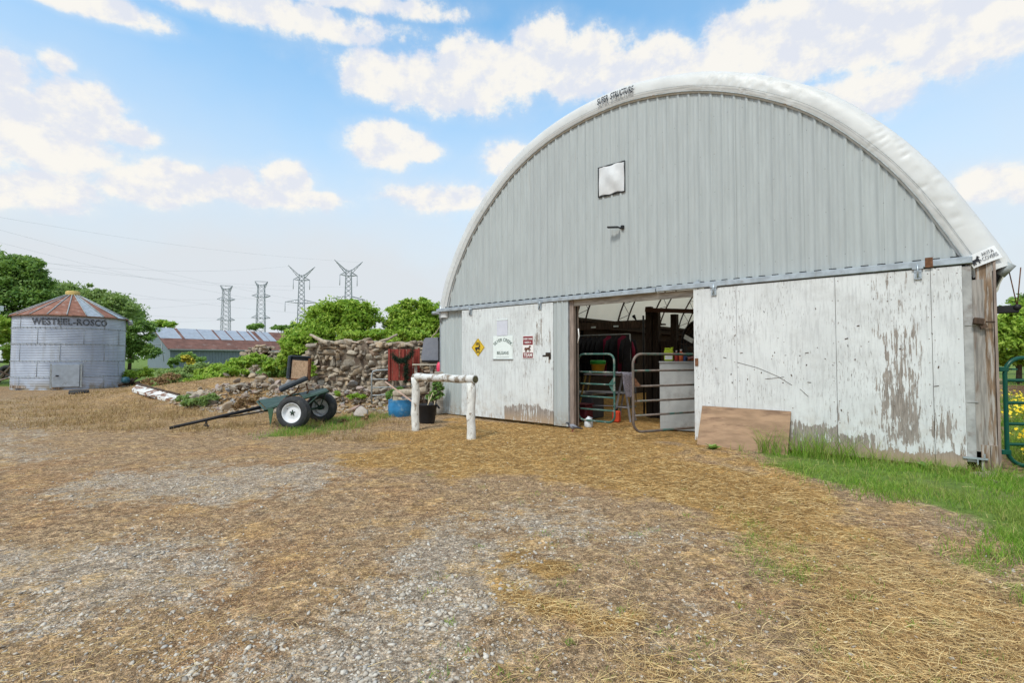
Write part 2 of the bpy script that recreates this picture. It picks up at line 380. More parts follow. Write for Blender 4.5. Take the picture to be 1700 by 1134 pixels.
# straw litter : crossed streak noises at several headings
stv = None
for i, ang_ in enumerate((.2, 1.0, 1.9, 2.7)):
    mp = N.n('ShaderNodeMapping'); mp.inputs['Rotation'].default_value = (0, 0, ang_); mp.inputs['Scale'].default_value = (14, 210, 1); mp.inputs['Location'].default_value = (i*3.7, i*1.3, 0)
    N.put(mp.inputs[0], o_); q = N.noise(mp.outputs[0], 1., 2, .5); stv = q if stv is None else N.m('MAXIMUM', stv, q)
stc = N.ramp(stv, [(.44, (.10, .062, .034)), (.56, (.30, .20, .10)), (.66, (.50, .37, .19)), (.76, (.66, .53, .31))])
sm_ = N.m('ADD', a['straw'], N.m('MULTIPLY', N.m('SUBTRACT', N.noise(o_, 5., 6, .7), .5), .9))
stc = N.mix(N.ss(N.noise(o_, 2.7, 7, .72), .46, .60, 0, .62), stc, N.mix(.5, stc, (.12, .075, .045)))
c = N.mix(N.ss(sm_, .25, .72, 0, .90), c, stc)
lt = N.m('MULTIPLY', N.ss(N.noise(o_, 2.1, 7, .7), .50, .62), N.ss(stv, .54, .62))
c = N.mix(N.m('MULTIPLY', lt, .75), c, N.mix(nB, (.42, .27, .12), (.56, .42, .22)))
c = N.mix(a['soil'], c, (.13, .085, .055))
gcol = N.mix(N.ss(nB, .3, .7), (.085, .155, .025), (.17, .28, .05)); gcol = N.mix(N.ss(nA, .5, .7, 0, .6), gcol, (.22, .20, .085))
c = N.mix(N.ss(N.m('ADD', a['grass'], N.m('MULTIPLY', N.m('SUBTRACT', nD, .5), .6)), .3, .6, 0, .9), c, gcol)
c = N.mix(N.m('MULTIPLY', N.m('MULTIPLY', a['sparse'], N.ss(nC, .4, .6)), .45), c, (.16, .19, .06))
f1 = N.noise(o_, 7.5, 5, .7); f2 = N.noise(o_, 24., 5, .75); f3 = N.noise(o_, 75., 4, .75)
k_ = N.m('MULTIPLY', N.m('MULTIPLY', N.ss(f1, .36, .64, .80, 1.18), N.ss(f2, .38, .62, .68, 1.34)), N.ss(f3, .38, .62, .66, 1.40))  # grain contrast in the colour, partly standing in for small clod shadows
k_ = N.m('ADD', N.m('MULTIPLY', k_, N.m('SUBTRACT', 1., a['grass'])), a['grass'])
tint = N.mix(gmask, (1.12, .98, .79), (1.12, 1.02, .88)); tint = N.mix(N.ss(a['straw'], .2, .7), tint, (1.38, 1.15, .78)); tint = N.mix(a['grass'], tint, (1., 1., 1.))
vm = N.n('ShaderNodeVectorMath', operation='MULTIPLY'); N.put(vm.inputs[0], c); N.put(vm.inputs[1], tint); vs_ = N.n('ShaderNodeVectorMath', operation='SCALE'); N.put(vs_.inputs[0], vm.outputs[0]); N.put(vs_.inputs[3], k_); c = vs_.outputs[0]
N.put(N.b.inputs['Base Color'], c)
hgt = N.m('ADD', N.m('MULTIPLY', nC, .35), N.m('ADD', N.m('MULTIPLY', N.m('MAXIMUM', p1, N.m('MULTIPLY', p2, .5)), .5), N.m('MULTIPLY', N.m('MULTIPLY', stv, a['straw']), 1.)))
hgt = N.m('ADD', hgt, N.m('MULTIPLY', nB, .9))
N.put(N.b.inputs['Normal'], N.bump(hgt, .95, .03))
gnd = np_mesh('ground', np.stack([XX.ravel(), YY.ravel(), ZZ.ravel()], 1), np.stack([ii, ii+1, ii+nx+1, ii+nx], 1), m_ground, smooth=True, attrs=mk)
tag(gnd, kind='structure')
# ================================================================ MATERIALS for the barn
def corr_paint(name, base, screws=True, drips=True):
    m, N = mat(name, .5, 0., .35); o = N.obj(); x, y, z = N.sep(o)
    v = N.comb(N.m('MULTIPLY', x, 5.), y, N.m('MULTIPLY', z, .5)); n1 = N.noise(v, 2.2, 5, .6); n2 = N.noise(o, 1.1, 4)
    c = N.mix(N.ss(n1, .35, .7), tuple(q*.93 for q in base), tuple(min(1, q*1.05) for q in base))
    # sheets of slightly different age
    sh = N.m('FRACT', N.m('MULTIPLY', N.m('SINE', N.m('MULTIPLY', N.m('FLOOR', N.m('DIVIDE', x, .914)), 12.9)), 43.7))
    c = N.mix(N.m('MULTIPLY', sh, .22), c, (.34, .36, .37))
    seam = N.m('LESS_THAN', N.m('ABSOLUTE', N.m('SUBTRACT', N.m('FRACT', N.m('DIVIDE', x, .914)), .5)), .003)
    c = N.mix(N.m('MULTIPLY', seam, .45), c, (.16, .17, .17))
    if screws:
        fx = N.m('SUBTRACT', N.m('FRACT', N.m('ADD', N.m('DIVIDE', x, .216), .3)), .5); fz = N.m('SUBTRACT', N.m('FRACT', N.m('DIVIDE', z, .61)), .5)
        d = N.m('SQRT', N.m('ADD', N.m('POWER', N.m('MULTIPLY', fx, .216), 2.), N.m('POWER', N.m('MULTIPLY', fz, .61), 2.)))
        c = N.mix(N.m('MULTIPLY', N.m('LESS_THAN', d, .0065), .55), c, (.10, .09, .085))
    st = N.ss(N.noise(N.comb(N.m('MULTIPLY', x, 14.), 0., N.m('MULTIPLY', z, .9)), 1., 4, .6), .60, .78)
    c = N.mix(N.m('MULTIPLY', st, .35), c, (.30, .27, .22))
    lowd = N.m('MULTIPLY', N.ss(z, .45, .0), N.ss(N.noise(o, 9., 5), .35, .6)); c = N.mix(N.m('MULTIPLY', lowd, .7), c, (.26, .20, .14))
    N.put(N.b.inputs['Base Color'], c); N.put(N.b.inputs['Normal'], N.bump(N.noise(o, 14., 3), .08, .004)); return m
M_gable = corr_paint('gable_steel', (.42, .455, .455)); M_lower = corr_paint('lower_steel', (.43, .47, .47), screws=False)

def ply_paint(name, marks, base=(.70, .715, .715), bottoms=((0, 20, .35, 1.),), seed=0., peel=.62):
    """white paint flaking off plywood. marks = (u centre, half width, z lo, z hi, amount) of worn streaks"""
    m, N = mat(name, .75, 0, .25); o = N.obj(); x, y, z = N.sep(o)
    o2 = N.comb(N.m('ADD', x, seed), y, z)
    str_ = N.noise(N.comb(N.m('MULTIPLY', x, 26.), seed, N.m('MULTIPLY', z, 2.6)), 1., 7, .68)
    blob = N.noise(o2, 2.6, 7, .62); fine = N.noise(N.comb(N.m('MULTIPLY', x, 70.), seed, N.m('MULTIPLY', z, 9.)), 1., 4, .6)
    w = None
    for (uc, hw, z0, z1, am) in marks:
        g = N.m('MULTIPLY', N.ss(N.m('ABSOLUTE', N.m('SUBTRACT', N.m('ADD', x, N.m('MULTIPLY', N.m('SUBTRACT', blob, .5), .35)), uc)), hw, hw*.35), N.m('MULTIPLY', N.ss(z, z0-.12, z0+.12), N.ss(z, z1+.25, z1-.2)))
        g = N.m('MULTIPLY', g, am); w = g if w is None else N.m('MAXIMUM', w, g)
    for (ua, ub, zt, am) in bottoms:
        g = N.m('MULTIPLY', N.ss(N.m('ADD', z, N.m('MULTIPLY', N.m('SUBTRACT', blob, .5), .55)), zt+.07, zt-.07), N.m('MULTIPLY', N.m('GREATER_THAN', x, ua), N.m('LESS_THAN', x, ub)))
        g = N.m('MULTIPLY', g, am); w = N.m('MAXIMUM', w, g)
    str2 = N.noise(N.comb(N.m('MULTIPLY', x, 60.), seed+4, N.m('MULTIPLY', z, 5.)), 1., 5, .7)
    val = N.m('ADD', N.m('ADD', N.m('MULTIPLY', str_, .75), N.m('MULTIPLY', N.m('SUBTRACT', str2, .5), .45)), N.m('ADD', N.m('MULTIPLY', blob, .35), N.m('MULTIPLY', w, .42)))
    ex = N.ss(val, peel+.14, peel+.17)
    wood = N.mix(N.ss(str2, .3, .7), (.17, .145, .125), (.37, .325, .29)); wood = N.mix(N.ss(z, .30, .05, 0, .8), wood, (.40, .29, .19))
    paint = N.mix(N.ss(N.noise(o2, 1.4, 6, .6), .38, .62), tuple(q*.90 for q in base), base)
    paint = N.mix(N.m('MULTIPLY', N.ss(str_, .46, .66), .55), paint, (.45, .455, .46)); paint = N.mix(N.m('MULTIPLY', N.ss(N.noise(o2, 1.9, 7, .72), .50, .66), .45), paint, (.50, .50, .49))
    crack = N.m('MULTIPLY', N.ss(fine, .56, .64), N.ss(N.noise(o2, 2.3, 5), .44, .60)); paint = N.mix(N.m('MULTIPLY', crack, .8), paint, (.30, .28, .27))
    dirt_ = N.m('MULTIPLY', N.ss(z, .9, .1), N.ss(N.noise(o2, 6., 6, .7), .40, .7)); paint = N.mix(N.m('MULTIPLY', dirt_, .55), paint, (.42, .36, .29))
    sc = N.m('LESS_THAN', N.vor(o2, 5.2), .045); paint = N.mix(N.m('MULTIPLY', sc, .8), paint, (.16, .13, .11))
    N.put(N.b.inputs['Base Color'], N.mix(ex, paint, wood)); N.put(N.b.inputs['Normal'], N.bump(N.m('ADD', N.m('MULTIPLY', ex, -.6), N.m('MULTIPLY', fine, .5)), .5, .004))
    return m
M_doorR = ply_paint('flaking_door_paint', [(8.80, .34, .2, 1.30, .68), (8.82, .30, 1.0, 1.80, .56), (8.78, .36, 1.5, 2.5, .38), (8.15, .45, .4, 1.6, .22), (7.0, .06, .1, .8, .3), (9.22, .2, .3, .80, .60), (7.1, .7, .8, 1.2, .15), (9.1, .3, .9, 2.2, .2)], bottoms=((7.05, 8.14, .46, .72), (8.14, 8.55, .36, .75), (8.55, 9.6, .42, .45), (7, 9.6, .17, 1.4), (6, 7.2, .12, .6)), seed=3.1)
M_doorL = ply_paint('worn_door_paint', [(3.08, .17, 1.5, 2.3, .50), (2.9, .55, .4, 2.4, .24), (3.3, .12, 1.2, 1.55, .55), (3.36, .08, .1, 2.3, .3)], base=(.68, .71, .71), bottoms=((2.135, 3.5, .38, .74), (0, 2.13, .20, .30)), seed=11.7)
def fabric_mat():
    m = bpy.data.materials.new('cover_fabric'); m.use_nodes = True; m.node_tree.nodes.clear(); N = NT(m.node_tree); o = N.obj()
    b = N.n('ShaderNodeBsdfPrincipled'); b.inputs['Roughness'].default_value = .42; b.inputs['Specular IOR Level'].default_value = .4
    n = N.noise(o, 2.0, 6, .6); c = N.mix(N.ss(n, .35, .7), (.80, .81, .81), (.87, .88, .87))
    c = N.mix(N.m('MULTIPLY', N.ss(N.noise(o, 7., 6, .7), .58, .75), .35), c, (.46, .46, .42))
    N.put(b.inputs['Base Color'], c); N.put(b.inputs['Normal'], N.bump(N.noise(o, 5., 5, .6), .25, .03))
    t = N.n('ShaderNodeBsdfTranslucent'); t.inputs[0].default_value = (.92, .84, .68, 1)
    mx = N.n('ShaderNodeMixShader'); mx.inputs[0].default_value = .48; out = N.n('ShaderNodeOutputMaterial')
    m.node_tree.links.new(b.outputs[0], mx.inputs[1]); m.node_tree.links.new(t.outputs[0], mx.inputs[2]); m.node_tree.links.new(mx.outputs[0], out.inputs[0]); return m
M_fabric = fabric_mat(); M_hem = plain('hem_fabric', (.60, .605, .595), .45, 0, .07, 2.5, .35, .4, dirt=(.50, .51, .49), dsc=4, dlo=.55, dhi=.75)
M_galv = plain('galvanised_steel', (.44, .49, .53), .38, .55, .2, 9, .1, dirt=(.30, .31, .31), dsc=6)
M_flash = plain('grey_flashing', (.40, .40, .39), .7, 0, .25, 6, .1, dirt=(.24, .21, .19), dsc=5, dlo=.5); M_nail = plain('grey_nailer_wood', (.30, .275, .25), .85, 0, .4, 3, .4, dirt=(.18, .13, .10), dsc=2.2, stretch=(14, 14, 1))
M_galvd = plain('dull_galvanised', (.36, .39, .40), .6, .2, .25, 12, .1, dirt=(.25, .18, .12), dsc=5, dlo=.6)
M_post = plain('weathered_post_wood', (.23, .155, .10), .85, 0, .45, 3, .5, dirt=(.40, .37, .34), dsc=2.2, dlo=.45, dhi=.6, stretch=(14, 14, 1))
M_jamb = plain('jamb_wood', (.30, .235, .20), .85, 0, .3, 4, .4, stretch=(8, 8, 1))
M_header = plain('header_wood', (.40, .36, .31), .85, 0, .35, 4, .4, stretch=(1, 8, 8), dirt=(.22, .17, .13))
M_black = plain('black_metal', (.018, .018, .02), .5, .2, .2, 20, .05)
M_rust = plain('rusty_iron', (.20, .095, .05), .85, .2, .4, 18, .3, dirt=(.08, .05, .04))
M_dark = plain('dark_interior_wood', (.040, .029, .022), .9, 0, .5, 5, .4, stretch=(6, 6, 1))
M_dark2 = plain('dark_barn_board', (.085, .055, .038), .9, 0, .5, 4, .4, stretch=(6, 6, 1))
M_truss = plain('truss_steel', (.085, .06, .05), .7, .3, .3, 12, .1)
M_letter = plain('black_lettering', (.02, .022, .03), .6, 0, .1, 20, .0)

# ================================================================ BARN
barn = empty('barn', BL, ANG, 'large arched barn with white fabric roof, grey corrugated steel gable and white sliding doors', 'barn')
ARCH = [(.205, 2.30), (.21, 2.42), (.235, 2.56), (.41, 3.08), (.70, 3.62), (1.05, 4.14), (1.52, 4.64), (2.13, 5.15), (2.67, 5.46), (3.14, 5.655), (3.66, 5.80), (4.2, 5.885), (4.85, 5.925), (5.40, 5.875), (6.02, 5.75), (6.45, 5.61), (6.87, 5.43), (7.25, 5.225), (7.65, 4.965), (7.93, 4.74), (8.23, 4.44), (8.52, 4.10), (8.79, 3.74), (9.04, 3.34), (9.27, 2.90), (9.455, 2.52), (9.52, 2.38), (9.555, 2.29)]
A_ = np.array(ARCH)
def catmull(P, k=12):
    P = np.vstack([2*P[0]-P[1], P, 2*P[-1]-P[-2]]); o = []
    for i in range(1, len(P)-2):
        for t in np.arange(k)/k:
            o.append(.5*((2*P[i])+(-P[i-1]+P[i+1])*t+(2*P[i-1]-5*P[i]+4*P[i+1]-P[i+2])*t*t+(-P[i-1]+3*P[i]-3*P[i+1]+P[i+2])*t**3))
    o.append(P[-2]); return np.array(o)
AC = catmull(A_, 10)
# light smoothing then arc-length resample
for _ in range(14): AC[1:-1] = (AC[:-2]+2*AC[1:-1]+AC[2:])/4
AS = np.concatenate([[0], np.cumsum(np.hypot(*np.diff(AC, axis=0).T))]); AL = AS[-1]
def arch_at(s):
    p = np.stack([np.interp(s, AS, AC[:, 0]), np.interp(s, AS, AC[:, 1])], -1)
    q = np.stack([np.interp(s+.08, AS, AC[:, 0]), np.interp(s+.08, AS, AC[:, 1])], -1)-np.stack([np.interp(s-.08, AS, AC[:, 0]), np.interp(s-.08, AS, AC[:, 1])], -1)
    q = q/np.maximum(1e-9, np.linalg.norm(q, axis=-1, keepdims=True)); return p, np.stack([-q[..., 1], q[..., 0]], -1)
def arch_z(u):
    k = np.argmax(AC[:, 1]); return np.where(u < AC[k, 0], np.interp(u, AC[:k+1, 0], AC[:k+1, 1]), np.interp(u, AC[k:, 0], AC[k:, 1]))
# hem : rolled front edge of the fabric, creased
PROF = [(-.03, -.045), (-.008, -.068), (.012, -.082), (.06, -.090), (.11, -.090), (.16, -.086), (.21, -.077), (.255, -.062), (.295, -.038), (.325, -.002), (.342, .05), (.350, .15), (.350, .45)]
ns = 620; S = np.linspace(0, AL, ns); p_, n_ = arch_at(S)
V = []; 
for j, (w, v) in enumerate(PROF):
    f = min(1., j/9.)
    kx = S*2.2+w*6.0                                    # diagonal folds
    amp = (.08+.92*sst(S-AL*.44, .2, 2.6)+.30*sst(AL*.36-S, .2, 2.))
    fold = (fbm(kx*1.6, w*2.+S*0, 5, 3)-.5)*.018*amp+(np.abs(fbm(S*5.5+w*14, w*3+S*.6, 9, 2)-.5)-.12)*-.02*amp
    tt = S*1.7+w*6+2.2*fbm(S*.9, S*0, 12); ph = np.abs(tt-np.floor(tt)-.5)*2; fold = fold-.018*amp*np.clip(1-ph*5., 0, 1)*sst(fbm(S*1.7, S*0+w*3, 15), .40, .6)
    gath = np.sin(S*9.2+w*10+4*fbm(S*.8, S*0, 4))*.006*amp*(S < AL*.45)
    k = (.25 if j < 2 else 1.)
    V.append(np.stack([p_[:, 0]+n_[:, 0]*(w+fold*.25*k), np.full(ns, v)-(fold+gath)*k*(1-.6*(j > 8)), p_[:, 1]+n_[:, 1]*(w+fold*.25*k)], 1))
V = np.concatenate(V); nj = len(PROF); q = np.arange(ns-1)
Fc = np.concatenate([np.stack([j*ns+q, j*ns+q+1, (j+1)*ns+q+1, (j+1)*ns+q], 1) for j in range(nj-1)])
np_mesh('fabric_hem', V, Fc, M_hem, barn, smooth=True)
rc_s = np.linspace(0, AL, 160); p_, n_ = arch_at(rc_s); vs = np.linspace(.44, 18, 60); V = []
for v in vs:
    sag = -.03*abs(math.sin(math.pi*(v-.3)/2.7)); V.append(np.stack([p_[:, 0]+n_[:, 0]*(.344+sag), np.full(160, v), p_[:, 1]+n_[:, 1]*(.344+sag)], 1))
V = np.concatenate(V); q = np.arange(159); Fc = np.concatenate([np.stack([j*160+q, j*160+q+1, (j+1)*160+q+1, (j+1)*160+q], 1) for j in range(59)])
np_mesh('roof_cover', V, Fc, M_fabric, barn, smooth=True)
b = MB(); ss_ = np.linspace(.2, AL-.1, 300); p_, n_ = arch_at(ss_); b.tube([(p[0]-n[0]*.004, -.075, p[1]-n[1]*.004) for p, n in zip(p_, n_)], .009, 6); b.build('hem_rope', M_galvd, barn)
b = MB(); b.tube([(p[0]+n[0]*.075, -.108, p[1]+n[1]*.075) for p, n in zip(p_, n_)], .003, 4); b.build('seam_stitching', M_galvd, barn)
def hem_pt(s, w, off):
    p, n = arch_at(np.array([s])); p = p[0]; n = n[0]; W_ = [a for a, _ in PROF]; V_ = [c for _, c in PROF]
    return (p[0]+n[0]*w, float(np.interp(w, W_, V_))-off, p[1]+n[1]*w)
# lettering on the hem
s0 = float(np.interp(4.80, AC[:, 0], AS)); TV, TF = text_data('SUPER  STRUCTURE', .15, spacing=1.03, offset=.0045)
xs = [v[0] for v in TV]; k = .70/(max(xs)-min(xs))
b = MB(); b.add([hem_pt(s0+v[0]*k, .165+v[1]*1.15, .045) for v in TV], TF); b.build('roof_lettering', M_letter, barn)
# maker's patch at the right foot of the hem
HORSE = [(-.50,.22),(-.20,.17),(.12,.22),(.26,.42),(.36,.52),(.39,.60),(.44,.50),(.60,.28),(.55,.20),(.42,.30),(.38,.16),(.40,-.02),(.52,-.10),(.56,-.30),(.46,-.30),(.43,-.14),(.34,-.16),(.30,-.52),(.18,-.52),(.18,-.18),(-.12,-.16),(-.20,-.22),(-.14,-.52),(-.27,-.52),(-.34,-.22),(-.42,-.52),(-.55,-.52),(-.52,-.20),(-.58,.0),(-.66,-.25),(-.72,-.22),(-.62,.12)]
PS, PW = AL-.17, .150
M_patch = plain('white_vinyl_patch', (.78, .79, .80), .5, 0, .06, 10, .02); vv = []
for i in range(9):
    for j in range(5): vv.append(hem_pt(PS-.075+.15*j/4, PW-.135+.27*i/8, .050))
b = MB(); b.add(vv, [(i*5+j, i*5+j+1, (i+1)*5+j+1, (i+1)*5+j) for i in range(8) for j in range(4)]); b.build('maker_patch', M_patch, barn)
b = MB()
for tx, yy in (('AKITA', .028), ('COVERS', -.024)):
    TV, TF = text_data(tx, .056); b.add([hem_pt(PS-(v[1]+yy), PW+.045+v[0]*.72, .060) for v in TV], TF)
b.add([hem_pt(PS-(z*.085-.006), PW-.08+x*.075, .060) for x, z in HORSE], [tuple(range(len(HORSE)))])
b.build('patch_lettering', M_letter, barn)

# corrugated sheets
def corr(name, u0, u1, z0, ztop, v, m, pitch=.18, rib=.02, parent=barn, back=.0):
    us = []; u = math.ceil(u0/pitch)*pitch; pts = [(u0, 0)]
    i = 0
    while u < u1-.03:
        h = rib if i % 1 == 0 else rib*.4
        for du, d in ((-.026, 0), (-.012, h), (.012, h), (.026, 0), (.078, 0), (.084, .004), (.096, .004), (.102, 0)):
            if u0 < u+du < u1: pts.append((u+du, d))
        u += pitch; i += 1
    pts.append((u1, 0)); n = len(pts); uu = np.array([p[0] for p in pts]); zt = ztop(uu) if callable(ztop) else np.full(n, ztop)
    V = []; rows = 7
    for r in range(rows):
        for i, (a_, d) in enumerate(pts): V.append((a_, v-d+.002*math.sin(a_*1.7+r), z0+(zt[i]-z0)*r/(rows-1)))
    Fc = [(r*n+i, r*n+i+1, (r+1)*n+i+1, (r+1)*n+i) for r in range(rows-1) for i in range(n-1)]
    return np_mesh(name, V, Fc, m, parent)
gt = lambda u: np.maximum(2.53, arch_z(u)+.03)
corr('gable_wall', .16, 9.60, 2.525, gt, -.028, M_gable)
# inner lining behind the gable sheet so the inside has a dark wooden back
us = np.linspace(.22, 9.5, 60); V = [(u, .02, 2.5) for u in us]+[(u, .02, float(arch_z(np.array([u]))[0])+.1) for u in us]
np_mesh('gable_framing', V, [(i, i+1, 61+i, 60+i) for i in range(59)], M_dark, barn)
corr('lower_wall', -.02, .95, 0.02, 2.46, -.022, M_lower, rib=.014)
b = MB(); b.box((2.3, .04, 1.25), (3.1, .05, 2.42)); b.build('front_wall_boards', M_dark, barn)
b = MB(); b.box((7.94, .04, 1.25), (3.24, .05, 2.42)); b.build('front_wall_boards', M_dark, barn)  # unseen wall behind the right door, added to stop light leaking in
corr('door_side_panel', 3.415, 3.76, .03, 2.44, -.118, M_lower, pitch=.11, rib=.016)
b = MB(); b.box((3.76, -.06, 1.24), (.006, .12, 2.41)); b.build('panel_edge', M_galv, barn)
b = MB(); b.box((3.805, .02, 1.24), (.085, .18, 2.42)); b.build('door_jamb', M_jamb, barn)
b = MB(); b.box((6.24, .07, 1.24), (.06, .10, 2.42)); b.build('door_jamb', M_jamb, barn)
b = MB(); b.box((5.04, -.03, 2.385), (2.50, .05, .115)); b.build('door_header', M_header, barn)
# track
b = MB(); b.box((2.75, -.115, 2.475), (5.62, .075, .075), ch=.008); b.box((7.55, -.12, 2.488), (3.95, .08, .085), ch=.008)
b.box((4.7, -.060, 2.525), (9.56, .05, .012)); b.build('door_track', M_galv, barn)
b = MB()
for u in np.arange(.12, 9.5, .18): b.box((u+.07, -.072, 2.543), (.085, .03, .022))
b.box((4.8, -.050, 2.540), (9.4, .012, .006)); b.build('dark_gap_strip', M_black, barn)  # black blocks stand in for the dark of the gaps below the ribs
b = MB(); b.box((9.13, -.165, 2.50), (.075, .012, .12)); b.build('track_splice', M_rust, barn)
for u in (4.4, 6.25): b = MB(); b.box((u, -.085, 2.56), (.05, .03, .05)); b.box((u, -.10, 2.54), (.1, .02, .02)); b.build('track_bracket', M_galv, barn)
# sliding doors
def sliding(u0, u1, joints, z0, z1, m, hang, label):
    e = bpy.data.objects.new('sliding_door', None); COL.objects.link(e); e.parent = barn; e['label'] = label
    b = MB(); b.box(((u0+u1)/2, -.105, (z0+z1)/2), (u1-u0-.01, .03, z1-z0-.01)); b.build('door_core', M_dark2, e)
    es = [u0]+joints+[u1]; b = MB()
    for i in range(len(es)-1):
        a_, c_ = es[i]+.0025, es[i+1]-.0025; b.box(((a_+c_)/2, -.128-(.003 if i % 2 else 0), (z0+z1)/2), (c_-a_, .014, z1-z0))
    b.build('plywood_face', m, e)
    for u in hang:
        b = MB(); b.box((u, -.146, z1-.06), (.075, .012, .13)); b.box((u-.03, -.160, z1-.09), (.012, .016, .06)); b.box((u+.03, -.160, z1-.09), (.012, .016, .06)); b.box((u, -.155, z1+.02), (.11, .02, .035)); b.tube([(u, -.165, z1-.10), (u, -.165, z1+.06)], .010, 6)
        for dx in (-.025, .025):
            for dz in (-.09, -.03): b.tube([(u+dx, -.152, z1+dz), (u+dx, -.162, z1+dz)], .009, 6)
        b.build('door_hanger', M_galv, e)
    return e
dl = sliding(.82, 3.42, [2.13], .05, 2.425, M_doorL, (1.12, 3.10), 'left sliding door of worn white plywood with a rotten latch hole')
dr = sliding(6.20, 9.43, [6.86, 8.14, 9.14], .04, 2.43, M_doorR, (6.53, 9.02), 'right sliding door with large flaked patches of bare grey wood')
b = MB(); b.box((3.30, -.142, 1.42), (.12, .014, .05)); b.box((3.24, -.140, 1.38), (.16, .010, .03)); b.box((3.34, -.142, 1.36), (.05, .014, .09)); b.build('latch_hole', M_dark, dl)
b = MB(); b.box((6.245, -.14, 1.27), (.05, .012, .12)); b.build('latch_plate', M_rust, dr)
# scratches, gouges and screw heads on the right door
rsx = random.Random(21); b = MB()
for pl_ in ([(6.86, 1.27), (7.15, 1.19), (7.42, 1.07), (7.60, .95)], [(7.70, .90), (7.80, .80)], [(7.27, 1.03), (7.50, 1.065)], [(7.25, 1.03), (7.33, 1.04)]): b.tube([(u, -.1405, z) for u, z in pl_], .0042, 4, flat=.5)
b.build('scratch_marks', M_dark2, dr); b = MB()
for k in range(38):
    u = rsx.choice([rsx.gauss(7.3, .30), rsx.gauss(8.3, .4), rsx.uniform(6.3, 9.3)]); z = rsx.choice([rsx.gauss(1.2, .15), rsx.uniform(.6, 2.2)]); u = min(9.35, max(6.28, u)); a_ = rsx.uniform(.003, .007); c_ = rsx.uniform(.004, .016)
    if rsx.random() < .4: a_, c_ = c_*1.6, a_
    b.box((u, -.1395, z), (a_*2, .003, c_*2), rot=(0, rsx.uniform(-.4, .4), 0))
tag(b.build('gouges', M_dark2, dr), kind='stuff'); b = MB()
for u in (6.27, 6.83, 6.89, 7.5, 8.11, 8.17, 8.75, 9.11, 9.17, 9.38):
    for i in range(9): z = .2+i*.27+rsx.uniform(-.02, .02); b.tube([(u+rsx.uniform(-.01, .01), -.136, z), (u, -.1405, z)], .0042, 6)
tag(b.build('screw_heads', M_rust, dr), kind='stuff')
# corner post, flashing, tie-down gear
b = MB(); b.box((9.470, -.095, 1.27), (.085, .07, 2.30), ch=.004); b.box((9.49, -.134, 1.72), (.10, .006, .012)); b.box((9.49, -.134, .82), (.10, .006, .012)); b.build('corner_flashing', M_flash, barn)
b = MB(); b.box((9.62, -.02, 1.36), (.145, .16, 2.2), ch=.006); b.build('corner_post', M_post, barn)
b = MB(); b.box((9.71, -.01, 1.24), (.024, .20, 2.46)); b.build('corner_board', M_jamb, barn)
b = MB(); b.box((9.59, -.10, .18), (.075, .06, .30)); b.box((9.665, -.10, .17), (.06, .06, .32)); b.build('base_block', M_post, barn)
b = MB(); b.box((9.563, -.11, 1.25), (.10, .03, 2.0)); b.build('nailer_board', M_nail, barn)
b = MB(); b.box((9.50, -.15, .17), (.22, .014, .022)); b.box((9.52, -.15, .13), (.012, .014, .06)); b.box((9.58, -.15, .20), (.012, .014, .06)); b.build('floor_latch', M_galv, barn)
b = MB(); b.box((9.56, -.17, 1.76), (.10, .07, .08), rot=(0, .2, 0), ch=.012); b.box((9.60, -.16, 1.70), (.06, .05, .05), rot=(0, -.3, .2)); b.tube([(9.62, -.17, 1.75), (9.70, -.17, 1.745)], .012, 6); b.build('bolt_bundle', M_dark2, barn)
b = MB(); b.tube([(9.60, .10, 2.40), (9.80, .05, 2.44), (9.80, 17.5, 2.44)], .045, 10); b.build('base_pipe', M_black, barn)
b = MB(); b.tube([(9.76, .02, 2.30), (9.86, .0, 2.42)], .052, 12); b.build('pipe_end', M_galvd, barn)
b = MB(); b.tube([(9.84, .1, 2.36), (9.90, .1, 1.93)], .006, 5); b.tube([(9.94, .1, 2.38), (9.90, .1, 1.93)], .006, 5); b.build('lashing_rope', M_rust, barn)
b = MB(); b.box((9.82, .1, 1.90), (.19, .05, .09), ch=.01); b.lathe([(.0, -.03), (.036, -.03), (.036, .03), (0, .03)], 14, Matrix.Translation((9.90, .1, 1.92)) @ Matrix.Rotation(R(90), 4, 'X')); b.build('ratchet_winch', M_black, barn)
b = MB(); b.tube([(-.04, .12, 2.44), (-.5, .12, 2.46)], .045, 10); b.tube([(-.06, .12, 2.44), (-.06, 17.5, 2.44)], .04, 8); b.build('base_pipe', M_galvd, barn)
b = MB(); b.box((.0, -.06, 2.46), (.09, .08, .10), ch=.02); b.tube([(.0, -.05, 2.2), (.0, -.06, 2.6)], .035, 8); b.build('hem_clamp', M_galv, barn)
b = MB(); b.box((-.035, .04, 1.24), (.03, .16, 2.44)); b.build('corner_trim', M_galv, barn)
# gable vent flap and lamp arm
b = MB(); n = 12; vv = []
for i in range(n+1):
    for j in range(n+1):
        a_, c_ = i/n, j/n; d = .035*math.sin(math.pi*a_)*math.sin(math.pi*c_)+.012*math.sin(a_*9+c_*5)*math.sin(math.pi*c_)
        vv.append((4.425+.515*a_, -.058-d, 4.335+.52*c_+.012*math.sin(a_*11)*(c_ in (0, 1))))
b.add(vv, [(i*(n+1)+j, (i+1)*(n+1)+j, (i+1)*(n+1)+j+1, i*(n+1)+j+1) for i in range(n) for j in range(n)], smooth=True)
wv = b.build('gable_vent', plain('vent_cloth', (.66, .67, .68), .55, 0, .12, 5, .1), barn)
b = MB()
for (c, d) in (((4.68, -.052, 4.865), (.56, .012, .018)), ((4.68, -.052, 4.318), (.56, .012, .020)), ((4.405, -.052, 4.59), (.012, .012, .55)), ((4.955, -.052, 4.59), (.008, .012, .55))): b.box(c, d)
b.build('vent_edge', M_black, wv)
